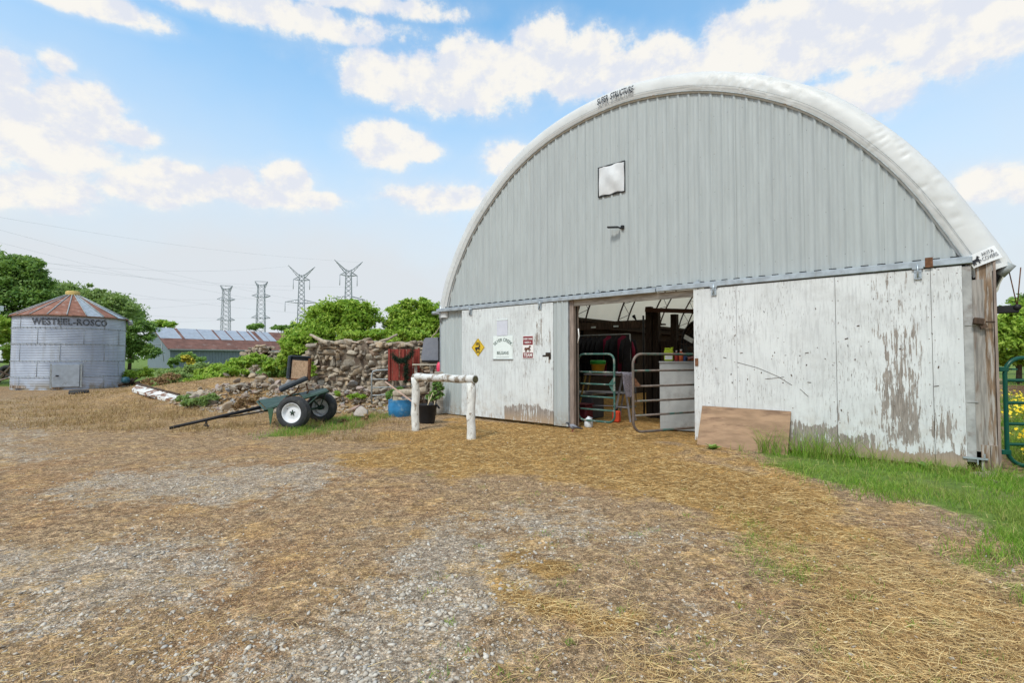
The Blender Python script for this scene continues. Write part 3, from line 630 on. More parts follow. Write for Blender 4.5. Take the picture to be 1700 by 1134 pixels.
b = MB(); b.box((4.77, -.16, 3.675), (.20, .07, .022), rot=(0, .08, .3)); b.tube([(4.86, -.04, 3.67), (4.80, -.16, 3.68)], .014, 6); b.box((4.90, -.05, 3.675), (.05, .05, .06)); b.build('wall_lamp', M_black, barn)
# side and back walls
def wallbox(name, c, d, m): b = MB(); b.box(c, d); return b.build(name, m, barn)
wallbox('side_wall', (-.01, 9.05, 1.23), (.03, 17.9, 2.46), M_gable); wallbox('side_wall', (9.66, 9.05, 1.23), (.03, 17.9, 2.46), M_gable)
wallbox('side_wall_boards', (.07, 9.0, 1.28), (.05, 17.6, 2.60), M_dark); wallbox('side_wall_boards', (9.60, 9.1, 1.28), (.05, 17.4, 2.60), M_dark2)
us = np.linspace(.0, 9.66, 60); V = [(u, 17.9, 0) for u in us]+[(u, 17.9, float(max(2.4, arch_z(np.array([u]))[0]))+.25) for u in us]
np_mesh('back_wall', V, [(i, i+1, 61+i, 60+i) for i in range(59)], M_dark2, barn)
b = MB(); b.box((.13, 9, 2.60), (.10, 17.4, .10)); b.box((.20, 9, 2.35), (.20, 17, .05)); b.build('wall_plate', M_dark, barn)
# trusses
def truss(v):
    ss2 = np.linspace(.1, AL-.1, 46); p, n = arch_at(ss2); b = MB()
    b.tube([(a_[0]+c_[0]*.27, v, a_[1]+c_[1]*.27) for a_, c_ in zip(p, n)], .030, 6); b.tube([(a_[0]-c_[0]*.10, v, a_[1]-c_[1]*.10) for a_, c_ in zip(p, n)], .026, 6)
    for i in range(0, 45): 
        k0, k1 = ((.27, -.10) if i % 2 else (-.10, .27)); b.tube([(p[i][0]+n[i][0]*k0, v, p[i][1]+n[i][1]*k0), (p[i+1][0]+n[i+1][0]*k1, v, p[i+1][1]+n[i+1][1]*k1)], .010, 4, caps=False)
    return b.build('truss', M_truss, barn)
for v in (.5, 3.05, 5.75, 8.45, 11.1, 13.8, 16.4): truss(v)

# ================================================================ SIGNS on the doors
def on_wall(name, u, z, off, label, cat, rot=0.): 
    e = empty(name, F(u, -.142-off, z), ANG, label, cat); e.rotation_euler = (0, rot, ANG); return e
def text_part(name, body, size, x, z, m, parent, width=None, y=-.006, bend=0., bold=.018):
    TV, TF = text_data(body, size, offset=size*bold); xs = [v[0] for v in TV]; w = max(xs)-min(xs); k = (width/w if width else 1.); b = MB(); vv = []
    for v in TV:
        X = v[0]*k; Z = v[1]
        if bend: a_ = X/bend; X = (bend+Z)*math.sin(a_); Z = (bend+Z)*math.cos(a_)-bend
        vv.append((x+X, y, z+Z))
    b.add(vv, TF); return b.build(name, m, parent)
M_yel = plain('yellow_sign_paint', (.70, .47, .035), .5, 0, .08, 10, .02, dirt=(.5, .35, .1), dsc=8, dlo=.6); M_red = plain('maroon_sign_paint', (.22, .028, .035), .5, 0, .15, 10, .02)
M_wsign = plain('white_sign_paint', (.76, .82, .80), .5, 0, .05, 8, .02, dirt=(.6, .63, .6), dsc=6, dlo=.55); M_grn = plain('green_sign_ink', (.05, .09, .075), .6, 0, .1, 10, 0)
M_brn = plain('brown_ink', (.12, .045, .025), .6, 0, .2, 15, 0); M_white = plain('white_ink', (.80, .78, .76), .6, 0, .04, 10, 0)
s = on_wall('warning_sign', 1.352, 1.572, 0, 'yellow diamond warning sign with a black horse on the left sliding door', 'sign')
b = MB(); d = .205; b.prism([(0, -d), (d, 0), (0, d), (-d, 0)], .004); b.build('sign_plate', M_yel, s)
b = MB(); d1, d2 = .192, .185
for i in range(4):
    a0, a1 = math.pi/2*i, math.pi/2*(i+1); b.add([(math.cos(a0)*d1, -.003, math.sin(a0)*d1), (math.cos(a1)*d1, -.003, math.sin(a1)*d1), (math.cos(a1)*d2, -.003, math.sin(a1)*d2), (math.cos(a0)*d2, -.003, math.sin(a0)*d2)], [(0, 1, 2, 3)])
b.build('sign_border', M_letter, s)
text_part('sign_text', 'DRAFT', .048, 0, .098, M_letter, s, .12); text_part('sign_text', 'HORSE', .048, 0, .062, M_letter, s, .13); text_part('sign_text', 'XING', .056, 0, -.105, M_letter, s, .12)
b = MB(); b.prism([(x*.13, z*.12-.018) for x, z in HORSE], .002, Matrix.Translation((0, -.005, 0))); b.build('horse_symbol', M_letter, s)
s = on_wall('farm_sign', 2.10, 1.555, 0, 'white farm name sign with green arched lettering, centre of the left door', 'sign')
b = MB(); b.box((0, -.004, 0), (.56, .008, .50), ch=.002); b.build('sign_plate', M_wsign, s)
b = MB(); b.box((0, -.010, -.243), (.58, .016, .014)); b.build('sign_ledge', M_galvd, s)
text_part('sign_text', 'SILVER CREEK', .098, 0, .165, M_grn, s, .56, -.010, bend=.36); text_part('sign_text', 'BELGIANS', .092, 0, -.115, M_grn, s, .33, -.010)
b = MB(); b.box((0, -.010, -.20), (.36, .002, .004)); b.build('underline', M_grn, s)
s = on_wall('team_sign', 2.79, 1.557, 0, 'narrow maroon and white sign with a brown horse reading TEAM', 'sign')
b = MB(); b.box((0, -.003, 0), (.29, .006, .47), ch=.002); b.build('sign_plate', M_white, s)
for zc, hh in ((.135, .175), (-.165, .11)): b = MB(); b.box((0, -.0075, zc), (.255, .002, hh)); b.build('colour_band', M_red, s)
text_part('sign_text', 'EVERY FARM', .060, 0, .165, M_white, s, .23, -.010); text_part('sign_text', 'NEEDS A', .055, 0, .095, M_white, s, .17, -.010); text_part('sign_text', 'TEAM', .10, 0, -.165, M_white, s, .22, -.010)
b = MB(); b.prism([(x*.14+.0, z*.13-.035) for x, z in HORSE], .002, Matrix.Translation((0, -.009, 0))); b.build('horse_symbol', M_brn, s)
s = on_wall('notice_sheet', 2.08, 1.985, 0, 'blank grey paper notice in a plastic sleeve above the farm sign', 'notice')
b = MB(); b.box((0, -.003, 0), (.30, .005, .34)); b.build('paper', plain('grey_paper', (.60, .61, .68), .6, 0, .06, 6, 0), s); b = MB(); b.box((0, -.009, .165), (.31, .006, .02)); b.build('clip', M_wsign, s)

# ================================================================ plywood leaning on the right door
M_ply = plain('bare_plywood', (.37, .24, .15), .8, 0, .28, 3, .25, dirt=(.20, .125, .085), dsc=2.5, dlo=.5, dhi=.7, stretch=(1, 1, 4))
A, B = Vector((*gr(1159, 738), 0)), Vector((*gr(1309, 750), 0)); ua, va = uv_of(A.x, A.y); ub, vb = uv_of(B.x, B.y)
lu = (Vector((ub-ua, vb-va))).length; va2 = min(va, -.34); vb2 = min(vb, -.30); A = F(ua, va2); B = F(ua+1.25, vb2); A.z = Hs(A.x, A.y); B.z = Hs(B.x, B.y)-.01
T0 = F(ua+.02, -.152, A.z+.585); T1 = F(ua+1.27, -.152, B.z+.60)
nrm = (B-A).cross(T0-A).normalized(); b = MB(); o = (A+B)/2; q = [p-o for p in (A, B, T1, T0)]; th = nrm*-.016
if th.dot(EV) > 0: th = -th
b.add([tuple(p) for p in q]+[tuple(p+th) for p in q], [(0, 1, 2, 3), (7, 6, 5, 4), (0, 4, 5, 1), (1, 5, 6, 2), (2, 6, 7, 3), (3, 7, 4, 0)]); print('ply', ua, va, ub, vb)
b.build('plywood_sheet', M_ply, None, 'bare brown plywood sheet leaning against the right barn door', 'plywood sheet', loc=o)
# ================================================================ GATES
M_gateg = plain('green_gate_paint', (.045, .12, .10), .45, .1, .2, 12, .05, dirt=(.30, .30, .27), dsc=9, dlo=.5, dhi=.65)
M_gateb = plain('glossy_green_paint', (.006, .075, .052), .3, .0, .12, 12, .02)
M_gater = plain('rusting_gate_paint', (.17, .135, .115), .6, .2, .3, 10, .1, dirt=(.06, .13, .11), dsc=2.2, dlo=.52, dhi=.62)
def gate(P0, P1, z0, z1, bars, r, m, label, rad=.2, name='farm_gate', gusset=None):
    P0 = Vector((*P0, 0)); P1 = Vector((*P1, 0)); L = (P1-P0).length; d = (P1-P0).normalized()
    e = empty(name, (P0.x, P0.y, z0), math.atan2(d.y, d.x), label, 'gate'); h = z1-z0; pts = []
    for (cx, cz, a0) in ((rad, h-rad, 180), (L-rad, h-rad, 90), (L-rad, rad, 0), (rad, rad, -90)):
        for k in range(7): a_ = R(a0-90*k/6); pts.append((cx+rad*math.cos(a_), 0, cz+rad*math.sin(a_)))
    pts.append(pts[0]); b = MB(); b.tube(pts, r, 10, caps=False); b.build('frame', m, e)
    for f in bars: b = MB(); b.tube([(r*.6, 0, h*f), (L-r*.6, 0, h*f)], r*.8, 8); b.build('bar', m, e)
    if gusset is not None:
        b = MB(); b.prism([(r, h*gusset), (r+.13, h*gusset), (r, h*gusset+.14)], .006, Matrix.Translation((0, -.02, 0))); b.build('gusset', M_rust, e)
    return e, L, h
g1, L_, h_ = gate(at(960, 640, 10.02)[:2], at(1020, 640, 9.46)[:2], .14, 1.41, (.17, .36, .55, .73), .021, M_gateg, 'short green pipe gate standing in the left half of the barn doorway', rad=.13)
b = MB(); b.prism([(L_-.02, h_*.42), (L_-.13, h_*.55), (L_-.02, h_*.66)], .006); b.build('gusset', M_gateg, g1)
g2, L_, h_ = gate(at(1051, 640, 8.32)[:2], at(1182, 640, 9.12)[:2], .13, 1.40, (.21, .395, .585, .785), .022, M_gater, 'rusty brown pipe gate swung out in the right half of the doorway', rad=.17, gusset=.585)
b = MB(); b.tube([(.03, -.03, h_*.57), (.035, -.03, h_*.40)], .007, 5); b.build('chain', M_black, g2)
P0 = at(1670, 680, 6.12); g3, L_, h_ = gate(P0[:2], (P0.x+3.0, P0.y-.35), .06, 1.335, (.195, .385, .58, .79), .024, M_gateb, 'glossy dark green farm gate at the right edge beside the barn corner', rad=.19)
for z in (.155, 1.14):
    b = MB(); b.box((-.02, 0, z), (.10, .05, .055), ch=.005); b.box((-.10, 0, z), (.07, .012, .05)); b.box((-.12, 0, z), (.02, .03, .08))
    if z > 1: b.box((.09, 0, z), (.06, .05, .02)); b.tube([(-.22, 0, z-.04), (-.13, 0, z-.04), (-.12, 0, z)], .009, 6)
    b.build('hinge_bracket', M_gateb, g3)

# ================================================================ HITCHING RAIL
M_wp = ply_paint('flaking_rail_paint', [(0., 3., .86, 1.2, .38)], base=(.74, .75, .74), bottoms=((-5, 5, .06, .4),), seed=5.5, peel=.60)
hr = empty('hitching_rail', (-1.22, 8.97, 0), 0, 'white painted hitching rail on two posts with flaking paint in front of the barn', 'hitching rail')
pa, pb = Vector((-1.783+1.22, 9.48-8.97, 0)), Vector((-.672+1.22, 8.44-8.97, 0))
for p, h in ((pa, .98), (pb, .93)):
    b = MB(); rr = [.073*(1+.06*math.sin(i*2.3+p.x*9)) for i in range(9)]; b.tube([(p.x+.008*math.sin(i*1.3+p.y), p.y, -.08+(h+.08)*i/8) for i in range(9)], rr, 16); b.build('post', plain('scuffed_white_post', (.70, .70, .67), .8, 0, .18, 12, .4, dirt=(.26, .21, .16), dsc=9, dlo=.56, dhi=.64, stretch=(1.5, 1.5, .8)), hr)
dd = (pb-pa).normalized(); a0 = pa-dd*.05; a1 = pb+dd*.10; b = MB(); n = 14
b.tube([tuple(a0.lerp(a1, i/n)+Vector((0, 0, .985+.006*math.sin(i*1.1)))) for i in range(n+1)], [.055 if i == 0 else .067*(1+.05*math.sin(i*1.9)) for i in range(n+1)], 18); b.build('rail', plain('worn_white_rail', (.66, .66, .64), .8, 0, .15, 14, .4, dirt=(.24, .20, .16), dsc=7, dlo=.50, dhi=.60), hr)
e1 = a1+Vector((0, 0, .985)); b = MB(); b.tube([tuple(e1-dd*.002), tuple(e1+dd*.006)], .056, 14); b.build('rotten_end', plain('mossy_rot', (.11, .105, .055), .95, 0, .5, 25, .6), hr)

# ================================================================ CART
M_rub = plain('tyre_rubber', (.038, .040, .043), .75, 0, .2, 25, .15, dirt=(.10, .095, .085), dsc=8, dlo=.5); M_rim = plain('white_rim_paint', (.74, .75, .78), .4, 0, .06, 8, .02, dirt=(.5, .45, .4), dsc=8, dlo=.62)
M_cartg = plain('dark_green_paint', (.022, .055, .040), .5, 0, .3, 10, .08, dirt=(.10, .10, .085), dsc=8, dlo=.6); M_vinyl = plain('dark_vinyl', (.030, .040, .052), .45, 0, .25, 12, .1, dirt=(.08, .09, .10), dsc=6)
M_osb = plain('chipboard', (.58, .40, .26), .85, 0, .25, 35, .2, dirt=(.33, .19, .11), dsc=25, dlo=.5)
W1, W2 = Vector((-4.09, 9.63, 0)), Vector((-3.98, 10.75, 0)); W1.z = Hs(W1.x, W1.y); W2.z = Hs(W2.x, W2.y)
cart = empty('horse_cart', (W1+W2)/2, 0, 'green two-wheeled horse cart with white rims and its pole resting on the dirt', 'cart'); O = (W1+W2)/2
axd = (W2-W1).normalized()
def wheel(c, flip):
    z = axd if not flip else -axd                      # wheel outer face looks along -z
    M = Matrix.Translation(c-O+Vector((0, 0, .30))) @ (z.to_track_quat('Z', 'Y').to_matrix().to_4x4())
    e = bpy.data.objects.new('wheel', None); COL.objects.link(e); e.parent = cart; e.matrix_local = M
    w = .105; b = MB(); prof = [(.180, -w*.72), (.200, -w*.92), (.235, -w), (.270, -w*.92), (.290, -w*.76)]
    for k in range(5): zc = -w*.60+w*1.2*k/4; prof += [(.302, zc-.014), (.302, zc+.010), (.292, zc+.013), (.292, zc+.017)] if k < 4 else [(.302, zc-.012), (.302, zc+.008)]
    prof += [(.290, w*.76), (.270, w*.92), (.235, w), (.200, w*.92), (.180, w*.72)]
    b.lathe(prof, 48); b.build('tyre', M_rub, e)
    b = MB(); b.lathe([(.188, w*.78), (.182, w*.70), (.170, w*.5), (.160, 0), (.170, -w*.45), (.182, -w*.72), (.190, -w*.80), (.184, -w*.84), (.172, -w*.74), (.162, -w*.45), (.150, -w*.28), (.120, -w*.22), (.085, -w*.34), (.060, -w*.36), (.0, -w*.36)], 40)
    b.build('rim', M_rim, e)
    b = MB()
    for k in range(5):
        a_ = 2*math.pi*k/5+.3; ca, sa = math.cos(a_), math.sin(a_); b.add([(-sa*.016, ca*.016, -w*.37), (sa*.016, -ca*.016, -w*.37), (ca*.048+sa*.009, sa*.048-ca*.009, -w*.40), (ca*.048-sa*.009, sa*.048+ca*.009, -w*.40)], [(0, 1, 2, 3)])
        b.lathe([(0, -w*.37-.014), (.009, -w*.37-.014), (.009, -w*.3), (0, -w*.3)], 6, Matrix.Translation((ca*.046, sa*.046, 0)))
    b.lathe([(0, -w*.75), (.018, -w*.72), (.024, -w*.36)], 12); b.lathe([(0, -w*.30), (.005, -w*.30)], 4)
    b.lathe([(0, .11), (.05, .11), (.05, -.02), (0, -.02)], 12); b.build('hub', M_cartg, e)
    b = MB(); b.tube([(.105, .07, -w*.25), (.108, .072, -w*.40)], .006, 6); b.build('valve', M_black, e)
wheel(W1, False); wheel(W2, True)
def cp(px, py, Y): return at(px, py, Y)-O
b = MB(); b.tube([W1-O+Vector((0, 0, .30))+axd*.05, W2-O+Vector((0, 0, .30))-axd*.05], .024, 10); b.build('axle', M_cartg, cart)
# sloping deck frame
d0, d1, d2, d3 = cp(430, 672, 9.9), cp(536, 643, 9.95), cp(541, 640, 10.5), cp(434, 666, 10.5)
d0 = cp(440, 681, 9.88); d1 = cp(545, 650, 9.95); d3 = cp(427, 667, 10.55); d2 = cp(541, 646, 10.6)
b = MB(); mid = lambda p, q_, t: p.lerp(q_, t)
for (p, q_) in ((d0, d1), (d3, d2), (d0, d3), (d1, d2), (mid(d0, d1, .45), mid(d3, d2, .45))): b.tube([p, q_], .022, 4, smooth=False)
b.tube([mid(d0, d1, .62), W1-O+Vector((0, .12, .32))], .018, 6); b.tube([mid(d3, d2, .72), W2-O+Vector((0, -.12, .32))], .018, 6); b.tube([mid(d0, d1, .86), W1-O+Vector((.1, .12, .32))], .014, 6); b.tube([mid(d1, d2, .7), W2-O+Vector((0, -.10, .30))], .014, 6)
b.build('frame', M_cartg, cart)
b = MB()
for (t0, t1) in ((.02, .40), (.60, .98)):
    q4 = [mid(d0, d1, t0), mid(d0, d1, t1), mid(d3, d2, t1), mid(d3, d2, t0)]; u_ = Vector((0, 0, .028)); l_ = Vector((0, 0, .012))
    b.add([p+u_ for p in q4]+[p+l_ for p in q4], [(0, 1, 2, 3), (7, 6, 5, 4), (0, 4, 5, 1), (1, 5, 6, 2), (2, 6, 7, 3), (3, 7, 4, 0)])
b.build('deck', M_cartg, cart)
e0 = mid(d0, d3, .5); b = MB(); tip = Vector((-6.22, 9.34, 0)); tip.z = Hs(tip.x, tip.y)+.05; b.tube([e0+Vector((.0, 0, -.03)), tip-O], [.034, .028], 10); b.build('pole', M_black, cart)
b = MB(); b.tube([e0+Vector((.2, .03, -.09)), mid(e0, tip-O, .35)+Vector((0, .03, -.07))], .016, 6); b.tube([mid(e0, tip-O, .62), mid(e0, tip-O, .62)+Vector((.02, -.02, -.13))], .02, 6); b.box(tuple(mid(e0, tip-O, .62)+Vector((.02, -.02, -.12))), (.09, .09, .03), rot=(0, .3, .4)); b.tube([mid(e0, tip-O, .35)+Vector((0, .03, -.07)), mid(e0, tip-O, .62)], .012, 5); b.build('drawbar_jack', M_black, cart)
b = MB(); q_ = cp(449, 683, 9.86); b.prism([(-.055, .05), (.055, .05), (.02, -.17), (0, -.30), (-.02, -.17)], .02, Matrix.Translation(q_)); b.build('foot_step', plain('green_step_paint', (.06, .13, .075), .5, 0, .2, 12, .05), cart)
# tipped seat on a spring arm
e = bpy.data.objects.new('seat', None); COL.objects.link(e); e.parent = cart
sc_ = cp(484, 638, 10.25); M = Matrix.Translation(sc_) @ Matrix.Rotation(R(25), 4, 'Z') @ Matrix.Rotation(R(-25), 4, 'Y')
b = MB(); b.box((.03, 0, .0), (.56, .46, .10), M, ch=.03); b.build('seat_pad', M_vinyl, e)
Mb = Matrix.Translation(cp(497, 611, 10.22)) @ Matrix.Rotation(R(32), 4, 'Z') @ Matrix.Rotation(R(4), 4, 'Y')
b = MB(); b.box((0, .02, 0), (.36, .10, .47), Mb, ch=.035); b.box((-.20, -.02, 0), (.05, .12, .46), Mb, ch=.015); b.box((0.0, -.03, .225), (.38, .10, .04), Mb, ch=.012); b.build('backrest', M_vinyl, e)
b = MB(); b.box((0, -.045, -.03), (.30, .02, .36), Mb); b.build('backing_board', M_osb, e)
b = MB(); b.box((.17, -.055, -.02), (.03, .05, .44), Mb, rot=(0, -.06, 0)); b.box((.20, -.03, -.02), (.02, .08, .44), Mb, rot=(0, -.03, 0)); b.box((0, -.05, -.225), (.38, .06, .03), Mb); b.build('seat_rail', M_rust, e)
b = MB(); b.tube([cp(497, 640, 10.25), cp(492, 650, 10.25), cp(470, 664, 10.2)], .014, 6); b.tube([cp(508, 636, 10.3), cp(512, 650, 10.3), cp(505, 659, 10.3)], .014, 6); b.build('seat_spring', M_rust, e)

# ================================================================ items by the barn corner
M_blue = plain('blue_plastic', (.035, .20, .42), .45, 0, .2, 8, .03, dirt=(.16, .30, .42), dsc=5, dlo=.55)
def barrel(c, r, h, name, m, label, cat, prof=None, tilt=0):
    e = empty(name, c, 0, label, cat); b = MB()
    prof = prof or [(0, 0), (r*.90, 0), (r*.97, .02), (r*1.0, h*.35), (r*1.03, h*.42), (r*1.0, h*.5), (r*1.03, h*.62), (r*1.0, h*.7), (r*.985, h*.97), (r*1.0, h), (r*.96, h), (r*.94, .04), (0, .04)]
    b.lathe(prof, 32); b.build('shell', m, e); return e
x, y = gr(664, 692); bb = barrel((x, y, Hs(x, y)-.01), .262, .39, 'blue_barrel', M_blue, 'cut-down blue plastic barrel on the grass at the foot of the stone wall', 'barrel')
b = MB(); b.lathe([(0, .30), (.24, .30)], 24); b.build('rubbish_fill', M_dark2, bb)
x, y = x+.02, y+.05; ob = empty('scrap_bundle', (x, y, Hs(x, y)+.30), 0, 'bits of light scrap wood and grey cloth heaped in the blue barrel', 'scrap')
b = MB(); b.box((-.12, -.1, .10), (.11, .07, .08), rot=(0, .1, .2)); b.box((.03, -.05, .09), (.22, .12, .05), rot=(.2, .1, .1), ch=.015); b.build('wood_scrap', plain('pale_scrap_wood', (.50, .42, .30), .8, 0, .2, 8, .2), ob); b = MB(); b.box((.10, -.02, .08), (.24, .16, .10), rot=(.1, .3, .1), ch=.04); b.build('grey_cloth', plain('grey_cloth', (.25, .24, .24), .9, 0, .2, 8, .3), ob)
x, y = gr(709, 704); bk = barrel((x, y, Hs(x, y)-.01), .2, .38, 'black_tub', plain('black_rubber', (.016, .016, .018), .55, 0, .2, 10, .1), 'black rubber muck tub behind the left post of the hitching rail', 'tub', [(0, 0), (.145, 0), (.155, .02), (.20, .36), (.215, .375), (.21, .385), (.19, .38), (.145, .03), (0, .03)])
b = MB(); b.tube([(.20, -.05, .36), (.25, -.05, .30), (.25, .05, .30), (.20, .05, .36)], .012, 6); b.build('tub_handle', M_black, bk)
sg = empty('tub_sticks', (x, y, Hs(x, y)+.03), 0, 'pale sticks poking out of the black rubber tub', 'sticks'); b = MB(); b.tube([(-.12, 0, 0), (.12, -.04, .58)], .010, 5); b.tube([(.1, -.03, 0), (.17, -.08, .42)], .009, 5); b.tube([(-.02, .02, 0), (.02, .1, .5)], .007, 5); b.build('stick', plain('pale_stick', (.55, .45, .30), .8, 0, .2, 8, .1), sg)
# grey pipe gate section in front of the wall
Yg = 12.95; o = at(618, 671, Yg); pg = empty('pipe_gate_panel', o, 0, 'grey steel pipe gate panel standing against the stone wall', 'gate'); 
b = MB(); pts = [at(617, 671, Yg), at(617, 623, Yg), at(619, 617, Yg), at(625, 615, Yg), at(650, 614, Yg+.2), at(690, 612, Yg+.4)]; b.tube([p-o for p in pts], .022, 8); b.build('frame', M_galvd, pg)
for (y0, y1) in ((630, 629), (644, 641), (657, 651), (669, 668)): b = MB(); b.tube([at(618, y0, Yg)-o, at(690, y1, Yg+.4)-o], .016, 6); b.build('bar', M_galvd, pg)
# red boards with evergreen garland
M_redb = plain('faded_red_board', (.26, .045, .032), .75, 0, .3, 6, .2, dirt=(.15, .05, .04), dsc=4, stretch=(6, 1, 1))
P = at(671, 632, 13.05); rp = empty('red_tailgate', (P.x, P.y, P.z), R(-6), 'red painted wooden wagon tailgate in front of the stone wall', 'tailgate')
b = MB(); w = .80; h = .80
for i, (xa, xb) in enumerate(((-.40, -.32), (-.31, -.14), (-.13, .05), (.06, .22), (.23, .40))): b.box(((xa+xb)/2, 0, h/2), (xb-xa-.006, .03, h))
b.build('boards', M_redb, rp); b = MB(); b.box((-.385, -.03, h/2), (.05, .04, h+.02)); b.box((.0, -.035, h/2), (.035, .03, h)); b.box((.385, -.03, h/2), (.05, .04, h+.06)); b.build('batten', M_redb, rp)
b = MB(); b.tube([(.40, 0, .3), (.62, .05, .12)], .02, 6); b.build('latch_rod', M_rust, rp); b = MB(); b.tube([(-.1, -.05, .9), (-.1, -.05, 0.)], .008, 5); b.build('hanging_wire', M_rust, rp)
for q_ in (-.3, .3):
    b = MB(); b.box((q_, .03, -P.z/2+.0), (.05, .05, P.z+.1)); b.build('leg', M_post, rp)
# evergreen garland draped on the tailgate
Pg = at(671, 590, 12.85); rg0 = np.random.default_rng(6); ga = empty('garland', Pg, 0, 'dark evergreen garland draped in a loop over the red tailgate', 'garland'); pts = []
for k in range(40): t_ = k/39; pts.append((-.28+.50*t_, -.02, .05-.24*math.sin(math.pi*t_)**.55+.10*t_))
for k in range(18): pts.append((.06+.02*math.sin(k), -.02, -.18-.028*k))
pts = np.array(pts); n = 3600; C = pts[rg0.integers(0, len(pts), n)]+rg0.normal(0, .030, (n, 3)); d = rg0.normal(0, 1, (n, 3)); d /= np.linalg.norm(d, axis=1, keepdims=True); w_ = np.cross(d, rg0.normal(0, 1, (n, 3))); w_ /= np.linalg.norm(w_, axis=1, keepdims=True)
V = np.stack([C-w_*.004, C+w_*.004, C+d*.05+w_*.002, C+d*.05-w_*.002], 1); np_mesh('needles', V.reshape(-1, 3), np.arange(n*4).reshape(n, 4), plain('dark_needles', (.016, .040, .020), .8, 0, .4, 20, 0), ga)
# grey seat shell, its stand and a pink canister
P = at(716, 598, 12.75); gs = empty('tractor_seat', (P.x, P.y, P.z), R(8), 'grey padded tractor seat propped beside the left corner of the barn', 'seat')
b = MB(); b.prism([(-.24, 0), (-.25, .08), (-.19, .50), (-.15, .555), (.20, .57), (.24, .54), (.235, .03), (.20, 0)], .07); b.build('backrest', plain('grey_vinyl', (.24, .25, .29), .55, 0, .1, 10, .05), gs)
b = MB(); b.box((.0, .02, -.03), (.46, .30, .05), ch=.01); b.box((.19, -.02, .25), (.04, .06, .6)); b.box((.22, -.03, .53), (.12, .08, .08), ch=.01); b.build('seat_base', M_black, gs)
P2_ = at(708, 612, 12.7); st = empty('board_stand', (P2_.x, P2_.y, 0), R(8), 'rough bench of weathered boards under the grey tractor seat', 'bench')
b = MB(); b.box((.02, .05, P2_.z+.10), (.72, .34, .03)); b.build('top_board', plain('pale_board', (.52, .47, .38), .8, 0, .2, 6, .2), st)
for q_ in (-.25, .12, .33): b = MB(); b.box((q_, .0, (P2_.z+.08)/2), (.07, .04, P2_.z+.08), rot=(0, .08*q_, 0)); b.build('leg', M_header, st)
P = at(729, 617, 12.4); pc = empty('pink_canister', (P.x, P.y, P.z), 0, 'bright pink plastic canister on the bench at the barn corner', 'canister'); b = MB(); b.lathe([(0, 0), (.05, 0), (.062, .02), (.062, .17), (.04, .19), (.035, .22), (0, .22)], 14); b.build('body', plain('pink_plastic', (.75, .06, .13), .4, 0, .1, 10, 0), pc); b = MB(); b.lathe([(0, .22), (.03, .22), (.03, .24), (0, .24)], 10); b.build('cap', M_red, pc)
st2 = empty('crate', (P.x, P.y+.0, 0), R(8), 'grey weathered wooden crate beneath the pink canister', 'crate'); b = MB(); b.box((0, 0, P.z/2), (.22, .26, P.z), ch=.01); b.build('side_boards', M_header, st2)
# planks and logs
def stick(name, p, q_, r0, r1, m, label, cat, seg=8, wob=.01, flat=1.):
    o = (p+q_)/2; b = MB(); n = 7; b.tube([tuple(p.lerp(q_, i/n)-o+Vector((wob*math.sin(i*2.1), wob*math.cos(i*1.7), wob*math.sin(i*1.1)))) for i in range(n+1)], [r0+(r1-r0)*i/n for i in range(n+1)], seg, flat=flat)
    return b.build(name, m, None, label, cat, loc=o)
M_log = plain('grey_driftwood', (.40, .33, .25), .9, 0, .35, 5, .5, stretch=(3, 3, 3))
p, q_ = at(640, 634, 12.0), at(686, 668, 11.3); stick('plank', p, q_, .035, .035, plain('pinkish_plank', (.46, .31, .24), .8, 0, .2, 6, .2), 'long pinkish plank slanting down behind the blue barrel', 'plank', 4, 0, .5)
stick('log', at(655, 655, 12.6), at(708, 648, 12.4), .10, .09, M_log, 'thick brown log lying behind the blue barrel and plank', 'log', 10, .01)
stick('log', at(515, 556, 15.1), at(545, 571, 14.5), .035, .075, M_log, 'split grey log leaning on the left end of the wall top', 'log')
stick('log', at(625, 571, 14.6), at(659, 556, 15.0), .05, .03, M_log, 'thin bare branch rising from the middle of the wall top', 'log')
stick('pole', at(713, 566, 14.6), at(733, 540, 14.4), .018, .016, M_log, 'thin pale pole leaning on the barn corner behind the tractor seat', 'pole')
# debris by the silo
M_chip = plain('chipped_white_board', (.70, .70, .68), .8, 0, .08, 6, .1, dirt=(.22, .12, .08), dsc=4, dlo=.5, dhi=.56)
o = Vector((*gr(264, 652), 0)); UP = Vector((0, 0, .09)); cs = [at(228, 638, 16.8), at(297, 656, 14.8), at(287, 665, 14.3), at(219, 646, 16.2)]; M_chip2 = None
b = MB(); b.add([p-o for p in cs]+[p-o-Vector((0, 0, .09)) for p in cs], [(0, 3, 2, 1), (4, 5, 6, 7), (0, 1, 5, 4), (1, 2, 6, 5), (2, 3, 7, 6), (3, 0, 4, 7)])
pd = b.build('wreckage_board', M_chip, None, 'long broken panel with chipped white paint lying on the dirt mound', 'panel', loc=o)
b = MB(); b.tube([cs[0]-o, cs[1]-o], .045, 6); b.build('edge_beam', M_dark2, pd)
stick('wood_offcut', at(243, 656, 15.3), at(262, 658, 15.0), .05, .05, M_chip, 'short white slat lying in front of the broken panel', 'slat', 4, 0, .6)
o = gh(219, 644); b = MB(); rng = random.Random(4)
for i in range(9): b.tube([(rng.uniform(-.7, .3), rng.uniform(-.2, .2), rng.uniform(.05, .2)), (rng.uniform(-.2, .8), rng.uniform(-.2, .2), rng.uniform(.1, .45))], rng.uniform(.03, .08), 6)
b.build('charred_branches', M_dark, None, 'dark tangle of charred branches at the left end of the broken panel', 'branches', loc=o)
